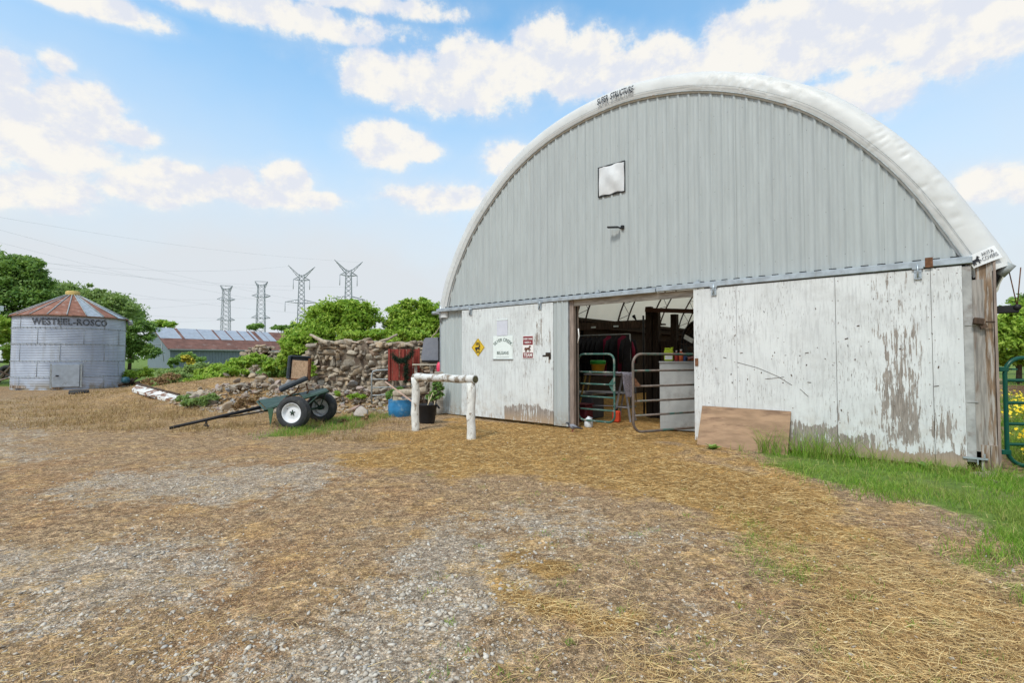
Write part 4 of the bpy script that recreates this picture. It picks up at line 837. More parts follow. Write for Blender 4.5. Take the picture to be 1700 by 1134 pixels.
o2 = o+Vector((-.10, -.25, .22)); b = MB(); b.lathe([(0, 0), (.14, .02), (.17, .12), (.12, .26), (0, .28)], 12); b.build('teal_bag', plain('teal_plastic', (.02, .09, .13), .5, 0, .5, 14, .6, dirt=(.2, .3, .35), dsc=12, dlo=.6), None, 'crumpled dark teal bag on the charred branches', 'bag', loc=o2)
# pigeon
M_pg, N = mat('pigeon_feathers', .6, 0, .3); o_ = N.obj(); x_, y_, z_ = N.sep(o_)
c = N.mix(N.ss(x_, -.055, -.075), (.24, .25, .29), (.05, .055, .07)); c = N.mix(N.ss(x_, .05, .09), c, (.05, .05, .06)); c = N.mix(N.m('MULTIPLY', N.ss(z_, .135, .10), N.ss(x_, -.045, -.08)), c, (.12, .085, .10)); c = N.mix(N.ss(N.noise(o_, 40, 4), .55, .7, 0, .5), c, (.2, .2, .23)); N.put(N.b.inputs['Base Color'], c)
x, y = gr(951, 717); pgn = empty('pigeon', (x, y, Hs(x, y)+.002), R(12), 'grey pigeon with a dark neck and tail standing at the barn doorway', 'pigeon')
sp = [(-.142, .148), (-.130, .152), (-.115, .158), (-.098, .160), (-.085, .148), (-.075, .130), (-.06, .112), (-.035, .098), (0, .090), (.04, .082), (.07, .074), (.10, .066), (.14, .058), (.185, .050)]
rr = [.002, .006, .019, .021, .020, .021, .032, .046, .050, .042, .030, .020, .016, .014]
b = MB(); b.tube([(p_[0], 0, p_[1]) for p_ in sp], rr, 14, flat=.92); b.build('body', M_pg, pgn)
for s_ in (-1, 1):
    b = MB(); b.tube([(-.035, s_*.040, .108), (0, s_*.048, .100), (.05, s_*.040, .085), (.10, s_*.022, .070), (.15, s_*.008, .060)], [.012, .030, .026, .014, .003], 10, flat=.35); b.build('wing', plain('pigeon_wing', (.20, .21, .25), .6, 0, .4, 30, .1, dirt=(.03, .03, .035), dsc=22, dlo=.55, dhi=.58), pgn)
    b = MB(); b.tube([(.005, s_*.018, .06), (.0, s_*.02, .03), (-.002, s_*.02, .004)], [.009, .005, .004], 6)
    for a_ in (-.4, 0, .4): b.tube([(0, s_*.02, .004), (-.028*math.cos(a_), s_*.02+.028*math.sin(a_), .003)], .0025, 5)
    b.tube([(0, s_*.02, .004), (.016, s_*.02, .003)], .0025, 5); b.build('leg', plain('pigeon_leg', (.38, .07, .07), .6, 0, .2, 20, 0), pgn)
    b = MB(); b.lathe([(0, .003), (.003, 0), (0, -.003)], 8, Matrix.Translation((-.112, s_*.018, .163))); b.build('eye', plain('pigeon_eye', (.45, .12, .02), .3, 0, .1, 20, 0), pgn)
b = MB(); b.tube([(-.128, 0, .153), (-.142, 0, .149), (-.150, 0, .143)], [.006, .004, .001], 6); b.build('beak', M_black, pgn)

# ================================================================ INSIDE THE BARN
def iso(name, u, v, z, label, cat, rz=0, group=None): return empty(name, F(u, v, z), ANG+rz, label, cat, group)
M_coat = plain('dark_coat_cloth', (.014, .014, .018), .9, 0, .3, 8, .2); M_mag = plain('magenta_cloth', (.20, .012, .045), .85, 0, .3, 8, .2)
rk = iso('clothes_rack', 2.2, 4.2, 0, 'clothes rack full of dark coats inside the barn', 'clothes rack')
b = MB(); b.tube([(-1.1, 0, 1.98), (.55, 0, 1.98)], .018, 6); b.build('rail', M_galvd, rk)
for q_ in (-1.1, .55): b = MB(); b.tube([(q_, 0, 0), (q_, 0, 1.98)], .02, 6); b.tube([(q_, -.3, .03), (q_, .3, .03)], .02, 6); b.build('upright', M_galvd, rk)
for i in range(11):
    mg = i in (6, 9); nm = ('magenta riding coat, %s of two on the barn clothes rack' % ('left one' if i == 6 else 'right one')) if mg else 'dark coat hanging among others on the barn clothes rack'
    ct = iso('coat', 1.2+i*.15, 4.2, .75, nm, 'coat', R(70 if not mg else 20), 'coats hanging on the rack'); b = MB()
    b.lathe([(.0, 1.2), (.05, 1.2), (.08, 1.14), (.20, 1.08), (.23, 1.0), (.22, .6), (.25, .1), (.24, .08), (0, .1)], 14, Matrix.Diagonal((1, .3, 1, 1))); b.build('coat_body', M_mag if mg else M_coat, ct)
    for s_ in (-1, 1): b = MB(); b.tube([(s_*.19, 0, 1.06), (s_*.26, 0, .8), (s_*.27, 0, .45)], [.05, .055, .045], 8); b.build('sleeve', M_mag if mg else M_coat, ct)
lf = iso('storage_shelf', 2.05, 4.9, 2.18, 'deep dark wooden storage shelf above the coat rack', 'shelf'); b = MB(); b.box((-.3, .2, .1), (2.9, .7, .04)); b.box((-.3, -.16, .1), (2.9, .04, .22)); b.build('shelf_board', M_dark2, lf)
for q_ in (-1.4, .9): b = MB(); b.box((q_, .2, -.98), (.08, .08, 2.14)); b.build('support_post', M_dark, lf)
for q_ in (-.75, .0): t_ = iso('tag_card', 2.05+q_, 4.70, 2.18, 'small pale card pinned on the storage shelf, %s one' % ('left' if q_ < -.5 else 'right'), 'card', group='cards on the storage shelf'); b = MB(); b.box((0, -.01, .06), (.16, .006, .05)); b.build('card', M_wsign, t_)
# stall partition
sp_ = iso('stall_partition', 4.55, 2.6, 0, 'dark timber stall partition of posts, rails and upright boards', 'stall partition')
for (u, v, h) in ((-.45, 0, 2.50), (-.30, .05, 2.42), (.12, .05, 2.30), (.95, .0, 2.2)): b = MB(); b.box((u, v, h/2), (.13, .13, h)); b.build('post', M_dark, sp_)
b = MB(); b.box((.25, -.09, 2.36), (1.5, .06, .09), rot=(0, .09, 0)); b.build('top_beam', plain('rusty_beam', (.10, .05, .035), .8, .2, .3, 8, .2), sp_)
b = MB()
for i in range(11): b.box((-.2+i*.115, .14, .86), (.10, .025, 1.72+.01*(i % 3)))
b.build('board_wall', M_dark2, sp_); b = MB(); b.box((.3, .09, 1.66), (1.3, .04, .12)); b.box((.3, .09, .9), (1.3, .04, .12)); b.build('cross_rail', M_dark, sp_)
pl = iso('yard_lamp_post', 3.9, 2.7, 0, 'thin black iron stand with a horn shaped arm inside the doorway', 'iron stand'); b = MB(); b.tube([(0, 0, 0), (0, 0, 2.32)], .022, 6); b.build('stem', M_black, pl)
b = MB(); b.tube([(0, 0, 2.15), (-.18, 0, 2.22), (-.25, 0, 2.33)], [.012, .014, .045], 8); b.tube([(0, 0, 2.15), (.14, 0, 2.18)], .012, 6); b.build('arm', M_black, pl)
# back clutter in the dark
for (u, v, w, h, d, lb) in ((3.1, 5.6, .9, 1.6, .5, 'tall dark cupboard standing behind the coat rack'), (1.3, 3.0, 1.0, .75, .6, 'low dark chest on the barn floor left of the coats')):
    cb = iso('cupboard', u, v, 0, lb, 'cupboard'); b = MB(); b.box((0, 0, h/2), (w, d, h), ch=.01); b.build('carcass', M_dark, cb); b = MB(); b.box((-w/4, -d/2-.012, h/2), (w/2-.03, .02, h-.08)); b.build('door', M_dark2, cb); b = MB(); b.box((w/4, -d/2-.012, h/2), (w/2-.03, .02, h-.08)); b.build('door', M_dark2, cb)
# work stand with bucket and cloth
ws = iso('folding_stepladder', 3.60, 1.55, 0, 'folding grey metal work platform behind the green gate', 'work platform', R(12)); M_alu = plain('dull_aluminium', (.42, .42, .45), .5, .5, .15, 10, .05)
b = MB(); b.box((0, 0, .98), (.92, .34, .035)); b.box((.03, 0, .60), (.96, .30, .03)); b.build('platform', M_alu, ws)
for (xa, xb, sy) in ((-.42, -.62, -1), (-.42, -.62, 1), (.42, .58, -1), (.42, .58, 1), (.40, .22, -1), (.40, .22, 1)): b = MB(); b.tube([(xa, sy*.14, .98), (xb, sy*.2, 0.0)], .022, 4, smooth=False); b.build('leg', plain('yellow_leg', (.30, .20, .05), .6, 0, .2, 8, 0) if xa < 0 else M_alu, ws)
b = MB(); b.tube([(.30, -.17, .30), (.54, -.18, .30)], .014, 5); b.tube([(-.55, -.18, .30), (.5, .18, .30)], .012, 5); b.build('brace', M_alu, ws)
def bucket(u, v, z, r, h, m, name, label, cat, lid=None):
    e = iso(name, u, v, z, label, cat); b = MB(); b.lathe([(0, 0), (r*.78, 0), (r, h), (r*1.05, h), (r*1.05, h+.015), (r*.95, h), (r*.74, .02), (0, .02)], 20); b.build('bucket_body', m, e)
    if lid: b = MB(); b.lathe([(0, h+.10), (r*1.0, h+.10), (r*1.12, h+.08), (r*1.1, h+.017), (0, h+.017)], 20); b.build('lid', lid, e)
    return e
bucket(3.42, 1.50, .998, .155, .19, plain('yellow_plastic', (.50, .29, .02), .5, 0, .15, 8, 0), 'yellow_bucket', 'yellow bucket topped with a green basin on the work platform', 'bucket', plain('green_plastic', (.03, .28, .04), .45, 0, .1, 8, 0))
cl_ = iso('draped_cloth', 3.95, 1.52, 1.0, 'lilac white patterned cloth draped over the right end of the work platform', 'cloth'); b = MB(); vv = []; n = 16
for i in range(n+1):
    for j in range(9):
        t = i/n; w = (j/8-.5)*.42; xx = -.22+.9*min(t, .4)/.4*.33 if t < .4 else .08+(t-.4)*.05; zz = .03 if t < .4 else .03-(t-.4)*.85; vv.append((xx+.015*math.sin(j*2.1+i*.5)+(.10 if t >= .4 else .1*t/.4), w*(1-.25*max(0, t-.4)), zz+.012*math.sin(j*1.7+i)))
b.add(vv, [(i*9+j, i*9+j+1, (i+1)*9+j+1, (i+1)*9+j) for i in range(n) for j in range(8)], smooth=True); b.build('cloth', plain('lilac_cloth', (.66, .62, .76), .85, 0, .35, 30, .1), cl_)
fc = iso('fuel_can', 3.98, 1.30, 0, 'small red fuel can on the straw under the work platform', 'fuel can'); b = MB(); b.box((0, 0, .12), (.16, .12, .24), ch=.025); b.build('can_body', plain('red_plastic', (.62, .07, .03), .45, 0, .12, 8, 0), fc); b = MB(); b.tube([(0, 0, .24), (.02, 0, .30)], .022, 8); b.build('spout', M_black, fc); b = MB(); b.tube([(-.05, 0, .23), (-.04, 0, .29), (.0, 0, .29)], .010, 6); b.build('can_handle', MATS['red_plastic'], fc)
rb_ = iso('red_crate', 3.28, 1.05, 0, 'dark red plastic tote on the floor behind the green gate', 'tote'); b = MB(); b.box((0, 0, .17), (.42, .30, .34), ch=.03); b.build('tote_body', plain('dark_red_plastic', (.13, .02, .03), .5, 0, .2, 8, 0), rb_); b = MB(); b.box((0, 0, .355), (.45, .33, .03), ch=.01); b.build('lid', MATS['dark_red_plastic'], rb_)
bucket(3.0, .9, .0, .16, .30, plain('grey_green_plastic', (.09, .12, .12), .5, 0, .15, 8, 0), 'grey_bucket', 'grey green bucket beside the dark red tote', 'bucket')
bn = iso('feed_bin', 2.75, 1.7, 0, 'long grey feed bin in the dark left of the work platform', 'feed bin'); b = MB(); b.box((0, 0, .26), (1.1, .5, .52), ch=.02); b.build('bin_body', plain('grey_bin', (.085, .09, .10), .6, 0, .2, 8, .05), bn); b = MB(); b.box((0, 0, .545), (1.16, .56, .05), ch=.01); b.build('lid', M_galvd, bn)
x, y = at(977, 686, 9.95)[:2]; wj = empty('mineral_jug', (x, y, Hs(x, y)), R(20), 'white plastic jug on the straw behind the green gate', 'jug'); b = MB(); b.lathe([(0, 0), (.075, 0), (.085, .02), (.085, .13), (.045, .18), (.025, .19), (.025, .21), (0, .21)], 16); b.build('jug_body', plain('white_plastic', (.62, .66, .70), .4, 0, .15, 12, 0, dirt=(.35, .45, .6), dsc=14, dlo=.56), wj); b = MB(); b.tube([(.06, 0, .15), (.09, 0, .17), (.03, 0, .195)], .008, 6); b.build('jug_handle', MATS['white_plastic'], wj)
# grey cabinet behind the right gate and what stands on it
c0 = at(1096, 713, 9.45); c1 = at(1175, 713, 9.20); dv = (c1-c0); dv.z = 0; Lc = dv.length
gc = empty('grey_cabinet', (c0.x, c0.y, 0.), math.atan2(dv.y, dv.x), 'plain grey chest cabinet behind the rusty gate', 'cabinet'); M_gc = plain('grey_laminate', (.36, .37, .37), .6, 0, .12, 5, .05, dirt=(.27, .265, .255), dsc=4, dlo=.5)
b = MB(); b.box((Lc/2, .01, .635), (Lc, .02, 1.23)); b.build('front_panel', M_gc, gc); b = MB(); b.box((Lc/2, .30, .62), (Lc-.02, .56, 1.2)); b.build('carcass', M_dark2, gc); b = MB(); b.box((Lc/2, .29, 1.262), (Lc+.02, .62, .024)); b.build('top', M_gc, gc)
gm = gc.rotation_euler.z
def on_cab(name, x, y, label, cat): p = Vector((c0.x, c0.y, 1.275))+Vector((math.cos(gm), math.sin(gm), 0))*x+Vector((-math.sin(gm), math.cos(gm), 0))*y; return empty(name, p, gm, label, cat)
M_lime = plain('lime_plastic', (.48, .60, .03), .45, 0, .1, 8, 0); j = on_cab('lime_jug', .16, .12, 'lime yellow jug with a handle on the grey cabinet', 'jug'); b = MB(); b.box((0, 0, .11), (.16, .10, .21), ch=.02); b.box((-.02, 0, .235), (.10, .03, .03), ch=.008); b.box((-.06, 0, .215), (.02, .03, .03)); b.box((.03, 0, .215), (.02, .03, .03)); b.build('jug_body', M_lime, j); b = MB(); b.lathe([(0, .21), (.022, .21), (.022, .26), (0, .26)], 10, Matrix.Translation((.06, 0, 0))); b.build('cap', M_lime, j); b = MB(); b.box((0, -.052, .07), (.13, .004, .07)); b.build('paper_label', M_white, j)
for (x, r, h, col, cap, nm, lb) in ((.30, .035, .20, (.42, .05, .04), (.6, .6, .6), 'red_bottle', 'dark red bottle next to the lime jug'), (.38, .04, .22, (.60, .13, .05), (.7, .7, .68), 'orange_bottle', 'orange bottle with white cap on the cabinet'), (.44, .028, .12, (.05, .08, .2), (.02, .02, .02), 'blue_bottle', 'small dark blue bottle on the cabinet')):
    j = on_cab(nm, x, .10, lb, 'bottle'); b = MB(); b.lathe([(0, 0), (r, 0), (r, h*.65), (r*.4, h*.8), (r*.4, h*.9)], 12); b.build('bottle_body', plain(nm+'_plastic', col, .4, 0, .1, 8, 0), j); b = MB(); b.lathe([(r*.45, h*.88), (r*.45, h), (0, h)], 10); b.build('cap', plain(nm+'_cap', cap, .4, 0, .05, 8, 0), j)
j = on_cab('halter_pile', .58, .12, 'tangle of orange and blue halters heaped on the right of the cabinet', 'halters'); rng = random.Random(8)
for nm, col in (('orange_strap', (.60, .16, .05)), ('blue_strap', (.05, .08, .15)), ('pink_strap', (.6, .3, .28))):
    b = MB(); pts = [(rng.uniform(-.14, .16), rng.uniform(-.06, .06), .02+rng.uniform(0, .07)) for _ in range(7)]; b.tube(pts, .018, 6); b.build(nm, plain(nm, col, .7, 0, .2, 14, .1), j)
# drum fan
fn = iso('drum_fan', 5.62, 1.9, 1.62, 'big round barrel fan with a white label inside the doorway', 'fan', R(-20))
Mf = Matrix.Rotation(R(90), 4, 'X'); b = MB(); b.lathe([(.46, -.15), (.485, -.16), (.49, -.15), (.485, .15), (.46, .16), (.455, .15)], 40, Mf, close=True); b.build('drum', M_black, fn)
b = MB()
for r_ in (.08, .16, .24, .32, .40): b.lathe([(r_-.004, .155), (r_+.004, .155), (r_+.004, .163), (r_-.004, .163)], 32, Mf, close=True)
for k in range(16): a_ = k*math.pi/8; b.tube([(.06*math.cos(a_), -.16, .06*math.sin(a_)), (.47*math.cos(a_), -.16, .47*math.sin(a_))], .004, 4)
b.build('guard', M_truss, fn); b = MB()
for k in range(4):
    a_ = k*math.pi/2+.4; b.add([(.05*math.cos(a_), -.02, .05*math.sin(a_)), (.42*math.cos(a_-.25), -.05, .42*math.sin(a_-.25)), (.42*math.cos(a_+.35), .05, .42*math.sin(a_+.35)), (.06*math.cos(a_+.8), .03, .06*math.sin(a_+.8))], [(0, 1, 2, 3)])
b.lathe([(0, -.06), (.07, -.05), (.08, .05), (0, .06)], 14, Mf); b.build('blades', plain('brown_blade', (.12, .085, .06), .6, .2, .2, 8, 0), fn)
b = MB(); b.box((-.26, -.172, .10), (.24, .006, .09), rot=(0, .45, 0)); b.build('label_plate', M_wsign, fn); b = MB(); b.tube([(0, 0, -.48), (0, 0, -1.62)], .03, 8); b.tube([(-.3, 0, -1.6), (.3, 0, -1.6)], .03, 8); b.build('stand', M_black, fn)
b = MB(); b.tube([(3.90, .02, 1.9), (3.93, .0, 1.75), (3.90, .0, 1.62)], .01, 6); b.build('hanging_cord', M_white, barn)
# ================================================================ GRAIN BIN
M_bin, N = mat('corrugated_galvanised', .6, .10, .3); o_ = N.obj(); x_, y_, z_ = N.sep(o_)
c = N.mix(N.ss(N.noise(o_, 1.3, 5), .35, .7), (.35, .395, .485), (.47, .52, .61)); c = N.mix(N.m('MULTIPLY', N.ss(N.noise(N.comb(N.m('MULTIPLY', x_, 6.), N.m('MULTIPLY', y_, 6.), N.m('MULTIPLY', z_, .6)), 1., 5), .52, .72), .35), c, (.30, .30, .30))
c = N.mix(N.m('MULTIPLY', N.ss(z_, .5, 0), N.ss(N.noise(o_, 3, 5), .4, .6)), c, (.28, .24, .18)); N.put(N.b.inputs['Base Color'], c)
BX, BY, BR, BH = -19.93, 23.15, 1.955, 3.17; gb = empty('grain_bin', (BX, BY, 0), 0, 'round corrugated steel grain bin with a rusty cone roof', 'grain bin')
b = MB(); prof = []; zz = 0
while zz < BH: k = zz/.0676; prof.append((BR+.010*math.sin(2*math.pi*k), zz)); zz += .0676/4
b.lathe(prof, 72); b.build('wall', M_bin, gb)
fa = math.atan2(-BY, -BX)                                  # faces the yard
def binp(a_, z, off): return (math.cos(a_)*(BR+off), math.sin(a_)*(BR+off), z)
b = MB()
for z in (2.62, 1.93, 1.22, .55):                          # bolted seams
    b.lathe([(BR+.012, z-.012), (BR+.018, z), (BR+.012, z+.012)], 72)
    for k in range(72): a_ = 2*math.pi*k/72; b.box(binp(a_, z, .02), (.03, .03, .028))
for z0, z1, offs in ((2.62, 3.15, 0), (1.93, 2.62, .5), (1.22, 1.93, 0), (.55, 1.22, .5), (0, .55, 0)):
    for k in range(8):
        a_ = fa+.60+(k+offs)*2*math.pi/8; b.tube([binp(a_, z0, .014), binp(a_, z1, .014)], .010, 4)
b.build('seam_bolts', M_galvd, gb)
M_roofr = plain('rusty_roof_panel', (.27, .125, .085), .75, .15, .3, 5, .1, dirt=(.36, .30, .28), dsc=2.5, dlo=.56); nr = 20
for k in range(nr):
    a0, a1 = 2*math.pi*k/nr, 2*math.pi*(k+1)/nr; r0, z0, z1, r1 = BR+.10, BH-.02, 4.20, .20; a_ = (a0+a1)/2
    rel = (a_-fa+math.pi) % (2*math.pi)-math.pi; silver = (0.22 < rel < .48) or (.80 < rel < 1.1) or abs(rel) > 1.5
    b = MB(); b.add([(r0*math.cos(a0), r0*math.sin(a0), z0), (r0*math.cos(a1), r0*math.sin(a1), z0), (r1*math.cos(a1), r1*math.sin(a1), z1), (r1*math.cos(a0), r1*math.sin(a0), z1)], [(0, 1, 2, 3)])
    b.build('roof_panel', M_galv if silver else M_roofr, gb)
    b = MB(); b.tube([(r0*math.cos(a0), r0*math.sin(a0), z0+.02), (r1*math.cos(a0), r1*math.sin(a0), z1+.02)], .022, 5); b.build('roof_rib', M_galvd, gb)
b = MB(); b.lathe([(BR+.11, BH-.06), (BR+.12, BH-.03), (BR+.02, BH-.02)], 60); b.build('eave_ring', M_rust, gb)
b = MB(); b.lathe([(.26, 4.18), (.26, 4.34), (.20, 4.38), (0, 4.40)], 20); b.build('roof_cap', plain('yellow_cap', (.50, .36, .12), .7, 0, .3, 8, .1), gb)
ca = math.cos(fa); sa = math.sin(fa); Md = Matrix(((-sa, -ca, 0, 0), (ca, -sa, 0, 0), (0, 0, 1, 0), (0, 0, 0, 1)))   # local x along wall, -y outwards
b = MB(); b.box((-.14, -BR-.05, .60), (.86, .05, .95), Md, ch=.01); bd = b.build('door', plain('bin_door', (.40, .45, .51), .5, .3, .12, 6, .05, dirt=(.30, .31, .32), dsc=4), gb)
b = MB(); b.box((-.62, -BR-.03, .60), (.06, .06, 1.02), Md); b.box((.34, -BR-.03, .60), (.06, .06, 1.02), Md); b.build('door_frame', M_galvd, bd); b = MB(); b.box((-.42, -BR-.09, .60), (.10, .03, .05), Md); b.build('handle', M_black, bd)
TV, TF = text_data('WESTEEL-ROSCO', .36, spacing=1.04, offset=.012); xs = [v[0] for v in TV]; k = 2.62/(max(xs)-min(xs)); b = MB()
b.add([binp(fa-.02+v[0]*k/BR, 2.86+v[1]*1.0, .022) for v in TV], TF); b.build('stencil_lettering', plain('stencil_paint', (.05, .055, .07), .7, 0, .5, 30, 0, dirt=(.25, .27, .3), dsc=30, dlo=.52, dhi=.56), gb)
b = MB(); b.tube([binp(fa+1.35, 3.1, .16), binp(fa+1.38, 2.9, .2)], .1, 8); b.build('eave_spout', M_galvd, gb)
# ================================================================ LONG SHED
M_shed = plain('blue_grey_boards', (.19, .235, .275), .85, 0, .2, 3, .2, stretch=(5, 5, .4), dirt=(.22, .26, .29), dsc=1.2)
th = R(55); C0 = Vector((-45.4, 68, 0)); Wd, Ln = 7.2, 24.; shed = empty('long_shed', C0, th, 'long blue grey shed with a patched rusty metal roof', 'shed')  # local x along length, y across to the left
ez, rz_, bz, rf = 2.72, 5.55, 4.15, .70
b = MB(); q0 = [(0, 0, 0), (0, Wd, 0), (0, Wd, bz), (0, Wd*rf, rz_), (0, 0, ez)]; q1 = [(Ln, y, z) for _, y, z in q0]
b.add(q0+q1, [(0, 1, 2, 3, 4), (9, 8, 7, 6, 5), (0, 4, 9, 5), (1, 6, 7, 2)])
for i in range(60): b.box((.2+i*Ln/60, -.02, ez/2), (.05, .03, ez))
b.build('wall', M_shed, shed)
M_rr = plain('rusty_sheet_roof', (.19, .095, .075), .8, .1, .3, 1.2, .1, dirt=(.27, .20, .18), dsc=.8)
nrm_ = Vector((0, -(rz_-ez), Wd*rf)).normalized()
def rp_(x, t, off=0): return Vector((x, -.35+(Wd*rf+.35)*t, ez-.2+(rz_-ez+.2)*t))+nrm_*off
b = MB(); b.add([rp_(-.4, 0), rp_(Ln, 0), rp_(Ln, 1), rp_(-.4, 1), rp_(-.4, 0, .08), rp_(Ln, 0, .08), rp_(Ln, 1, .08), rp_(-.4, 1, .08), (-.4, Wd+.3, bz-.15), (Ln, Wd+.3, bz-.15)], [(0, 3, 2, 1), (4, 5, 6, 7), (0, 1, 5, 4), (3, 0, 4, 7), (7, 6, 9, 8)]); rfo = b.build('roof', M_rr, shed)
M_pan = plain('grey_roof_panel', (.40, .44, .50), .5, .3, .12, 2, .05)
for (xa, xb) in ((-.35, 2.3), (2.7, 5.2), (5.3, 7.3), (7.6, 9.2), (9.4, 11.0), (11.2, 12.6), (12.9, 13.3), (14.0, 15.0), (15.1, 16.2)):
    b = MB(); ta = .48; b.add([rp_(xa, ta, .11), rp_(xb, ta, .11), rp_(xb, .99, .11), rp_(xa, .99, .11)], [(0, 1, 2, 3)]); b.build('roof_panel', M_pan, rfo)
b = MB(); b.box((Ln/2, -.40, ez-.22), (Ln+.4, .08, .16)); b.build('gutter', M_galvd, shed)
b = MB(); b.tube([(-.03, Wd*.42, 4.3), (-.03, Wd*.25, .9)], .05, 4); b.tube([(-.02, Wd*.95, 3.3), (-.02, Wd*.4, 3.2)], .03, 4); b.build('gable_brace', M_galvd, shed)
# ================================================================ white trailer, left outbuilding
tr = empty('white_trailer', (-31.6, 34.2, 0), R(12), 'long low white trailer body partly hidden behind the grain bin', 'trailer')
b = MB(); b.box((0, 0, 1.50), (9.2, 2.0, .72), ch=.06); b.build('body', plain('white_fibreglass', (.74, .76, .78), .4, 0, .05, 2, .0), tr); b = MB(); b.box((0, 0, 1.08), (9.0, 1.8, .10)); b.build('chassis', M_black, tr)
for xx in (-1.2, 0, 3.9): 
    for sy in (-.9, .9): b = MB(); b.lathe([(.2, -.1), (.42, -.12), (.45, 0), (.42, .12), (.2, .1)], 20, Matrix.Translation((xx, sy, .46)) @ Matrix.Rotation(R(90), 4, 'X'), close=True); b.lathe([(0, -.05), (.2, -.05)], 16, Matrix.Translation((xx, sy, .46)) @ Matrix.Rotation(R(90), 4, 'X')); b.build('wheel', M_rub, tr)
ou = empty('red_outbuilding', (-27.9, 24.6, 0), R(20), 'dark red outbuilding with a white roof edge at the left frame edge', 'outbuilding')
b = MB(); b.box((-1.0, 1.5, 1.15), (3.6, 3.0, 2.3)); b.build('wall', plain('dark_red_siding', (.10, .018, .014), .8, 0, .3, 4, .2), ou)
b = MB(); b.box((-1.0, 1.2, 4.06), (4.2, 4.4, .28), ch=.02); b.box((-1.0, 1.2, 3.84), (4.0, 4.2, .12)); b.build('roof', plain('white_roof_edge', (.72, .74, .76), .6, 0, .1, 3, 0), ou)
for xx in (-.2, .75): b = MB(); b.box((xx, -.6, 1.95), (.14, .14, 3.9)); b.build('post', M_dark2, ou)
rs = random.Random(5)
lp_ = [((14, 628), (0, 0), 1.6, .3), ((12, 622), (0, 0), 1.5, -.5), ((8, 618), (0, 0), 1.9, .9), ((16, 612), (0, 0), 1.7, 1.1)]
for i, ((px, py), _, L_, tl) in enumerate(lp_):
    P = at(px, py, 25.0+i*.3); d = Vector((math.cos(tl), .2, math.sin(tl)))*L_/2; stick('plank', P-d, P+d, .09, .07, M_dark2 if i % 2 else M_post, 'dark plank in the heap beside the grain bin, %s' % ('lowest, almost flat', 'second, sloping down right', 'steep middle one', 'topmost leaning one')[i], 'plank', 4, .0, .5)
b = MB(); b.box((0, 0, .08), (1.8, .30, .10), rot=(0, .04, .15)); o = Vector((*gr(62, 648), .04)); b.build('railway_sleeper', M_post, None, 'grey timber sleeper lying in front of the grain bin door', 'sleeper', loc=o)
b = MB(); b.lathe([(.16, -.07), (.28, -.09), (.30, 0), (.28, .09), (.16, .07)], 24, close=True); o = Vector((*gr(131, 655), .07)); b.build('old_tyre', M_rub, None, 'old black tyre lying flat on the dirt in front of the grain bin', 'tyre', loc=o)

# ================================================================ PYLONS and wires
M_py = plain('pylon_steel', (.34, .37, .41), .6, .2, .1, .5, 0)
def lattice(b, z0, w0, z1, w1, n, r):
    for i in range(n):
        za, zb = z0+(z1-z0)*i/n, z0+(z1-z0)*(i+1)/n; wa, wb = w0+(w1-w0)*i/n, w0+(w1-w0)*(i+1)/n
        ca_ = [(-wa, -wa), (wa, -wa), (wa, wa), (-wa, wa)]; cb_ = [(-wb, -wb), (wb, -wb), (wb, wb), (-wb, wb)]
        for k in range(4):
            j = (k+1) % 4; b.tube([(*ca_[k], za), (*cb_[k], zb)], r, 3, False); b.tube([(*ca_[k], za), (*cb_[j], zb)], r*.6, 3, False); b.tube([(*ca_[j], za), (*cb_[k], zb)], r*.6, 3, False)
def arm(b, z, w, L, rise, r, drop=0.):
    b.tube([(-w, 0, z), (w, 0, z)], r, 3, False); b.tube([(0, -w, z), (0, w, z)], r, 3, False)
    for s_ in (-1, 1):
        tip = (s_*L, 0, z+rise); b.tube([(s_*w, 0, z), tip], r*.6, 3, False); b.tube([(s_*w, -w, z), (s_*w, w, z)], r*.6, 3, False)
        for (x, y, zz) in ((s_*w, -w, z), (s_*w, w, z), (s_*w, -w, z+1.8 if rise <= 1 else z-1.6), (s_*w, w, z+1.8 if rise <= 1 else z-1.6)): b.tube([(x, y, zz), tip], r*.8, 3, False)
        for t in (.25, .5, .75):
            p = [s_*w+(s_*L-s_*w)*t, 0, z+rise*t]; e = (1.8 if rise <= 1 else -1.6)*(1-t); b.tube([(p[0], -w*(1-t), p[2]), (p[0]+s_*.4, w*(1-t), p[2]+e)], r*.5, 3, False)
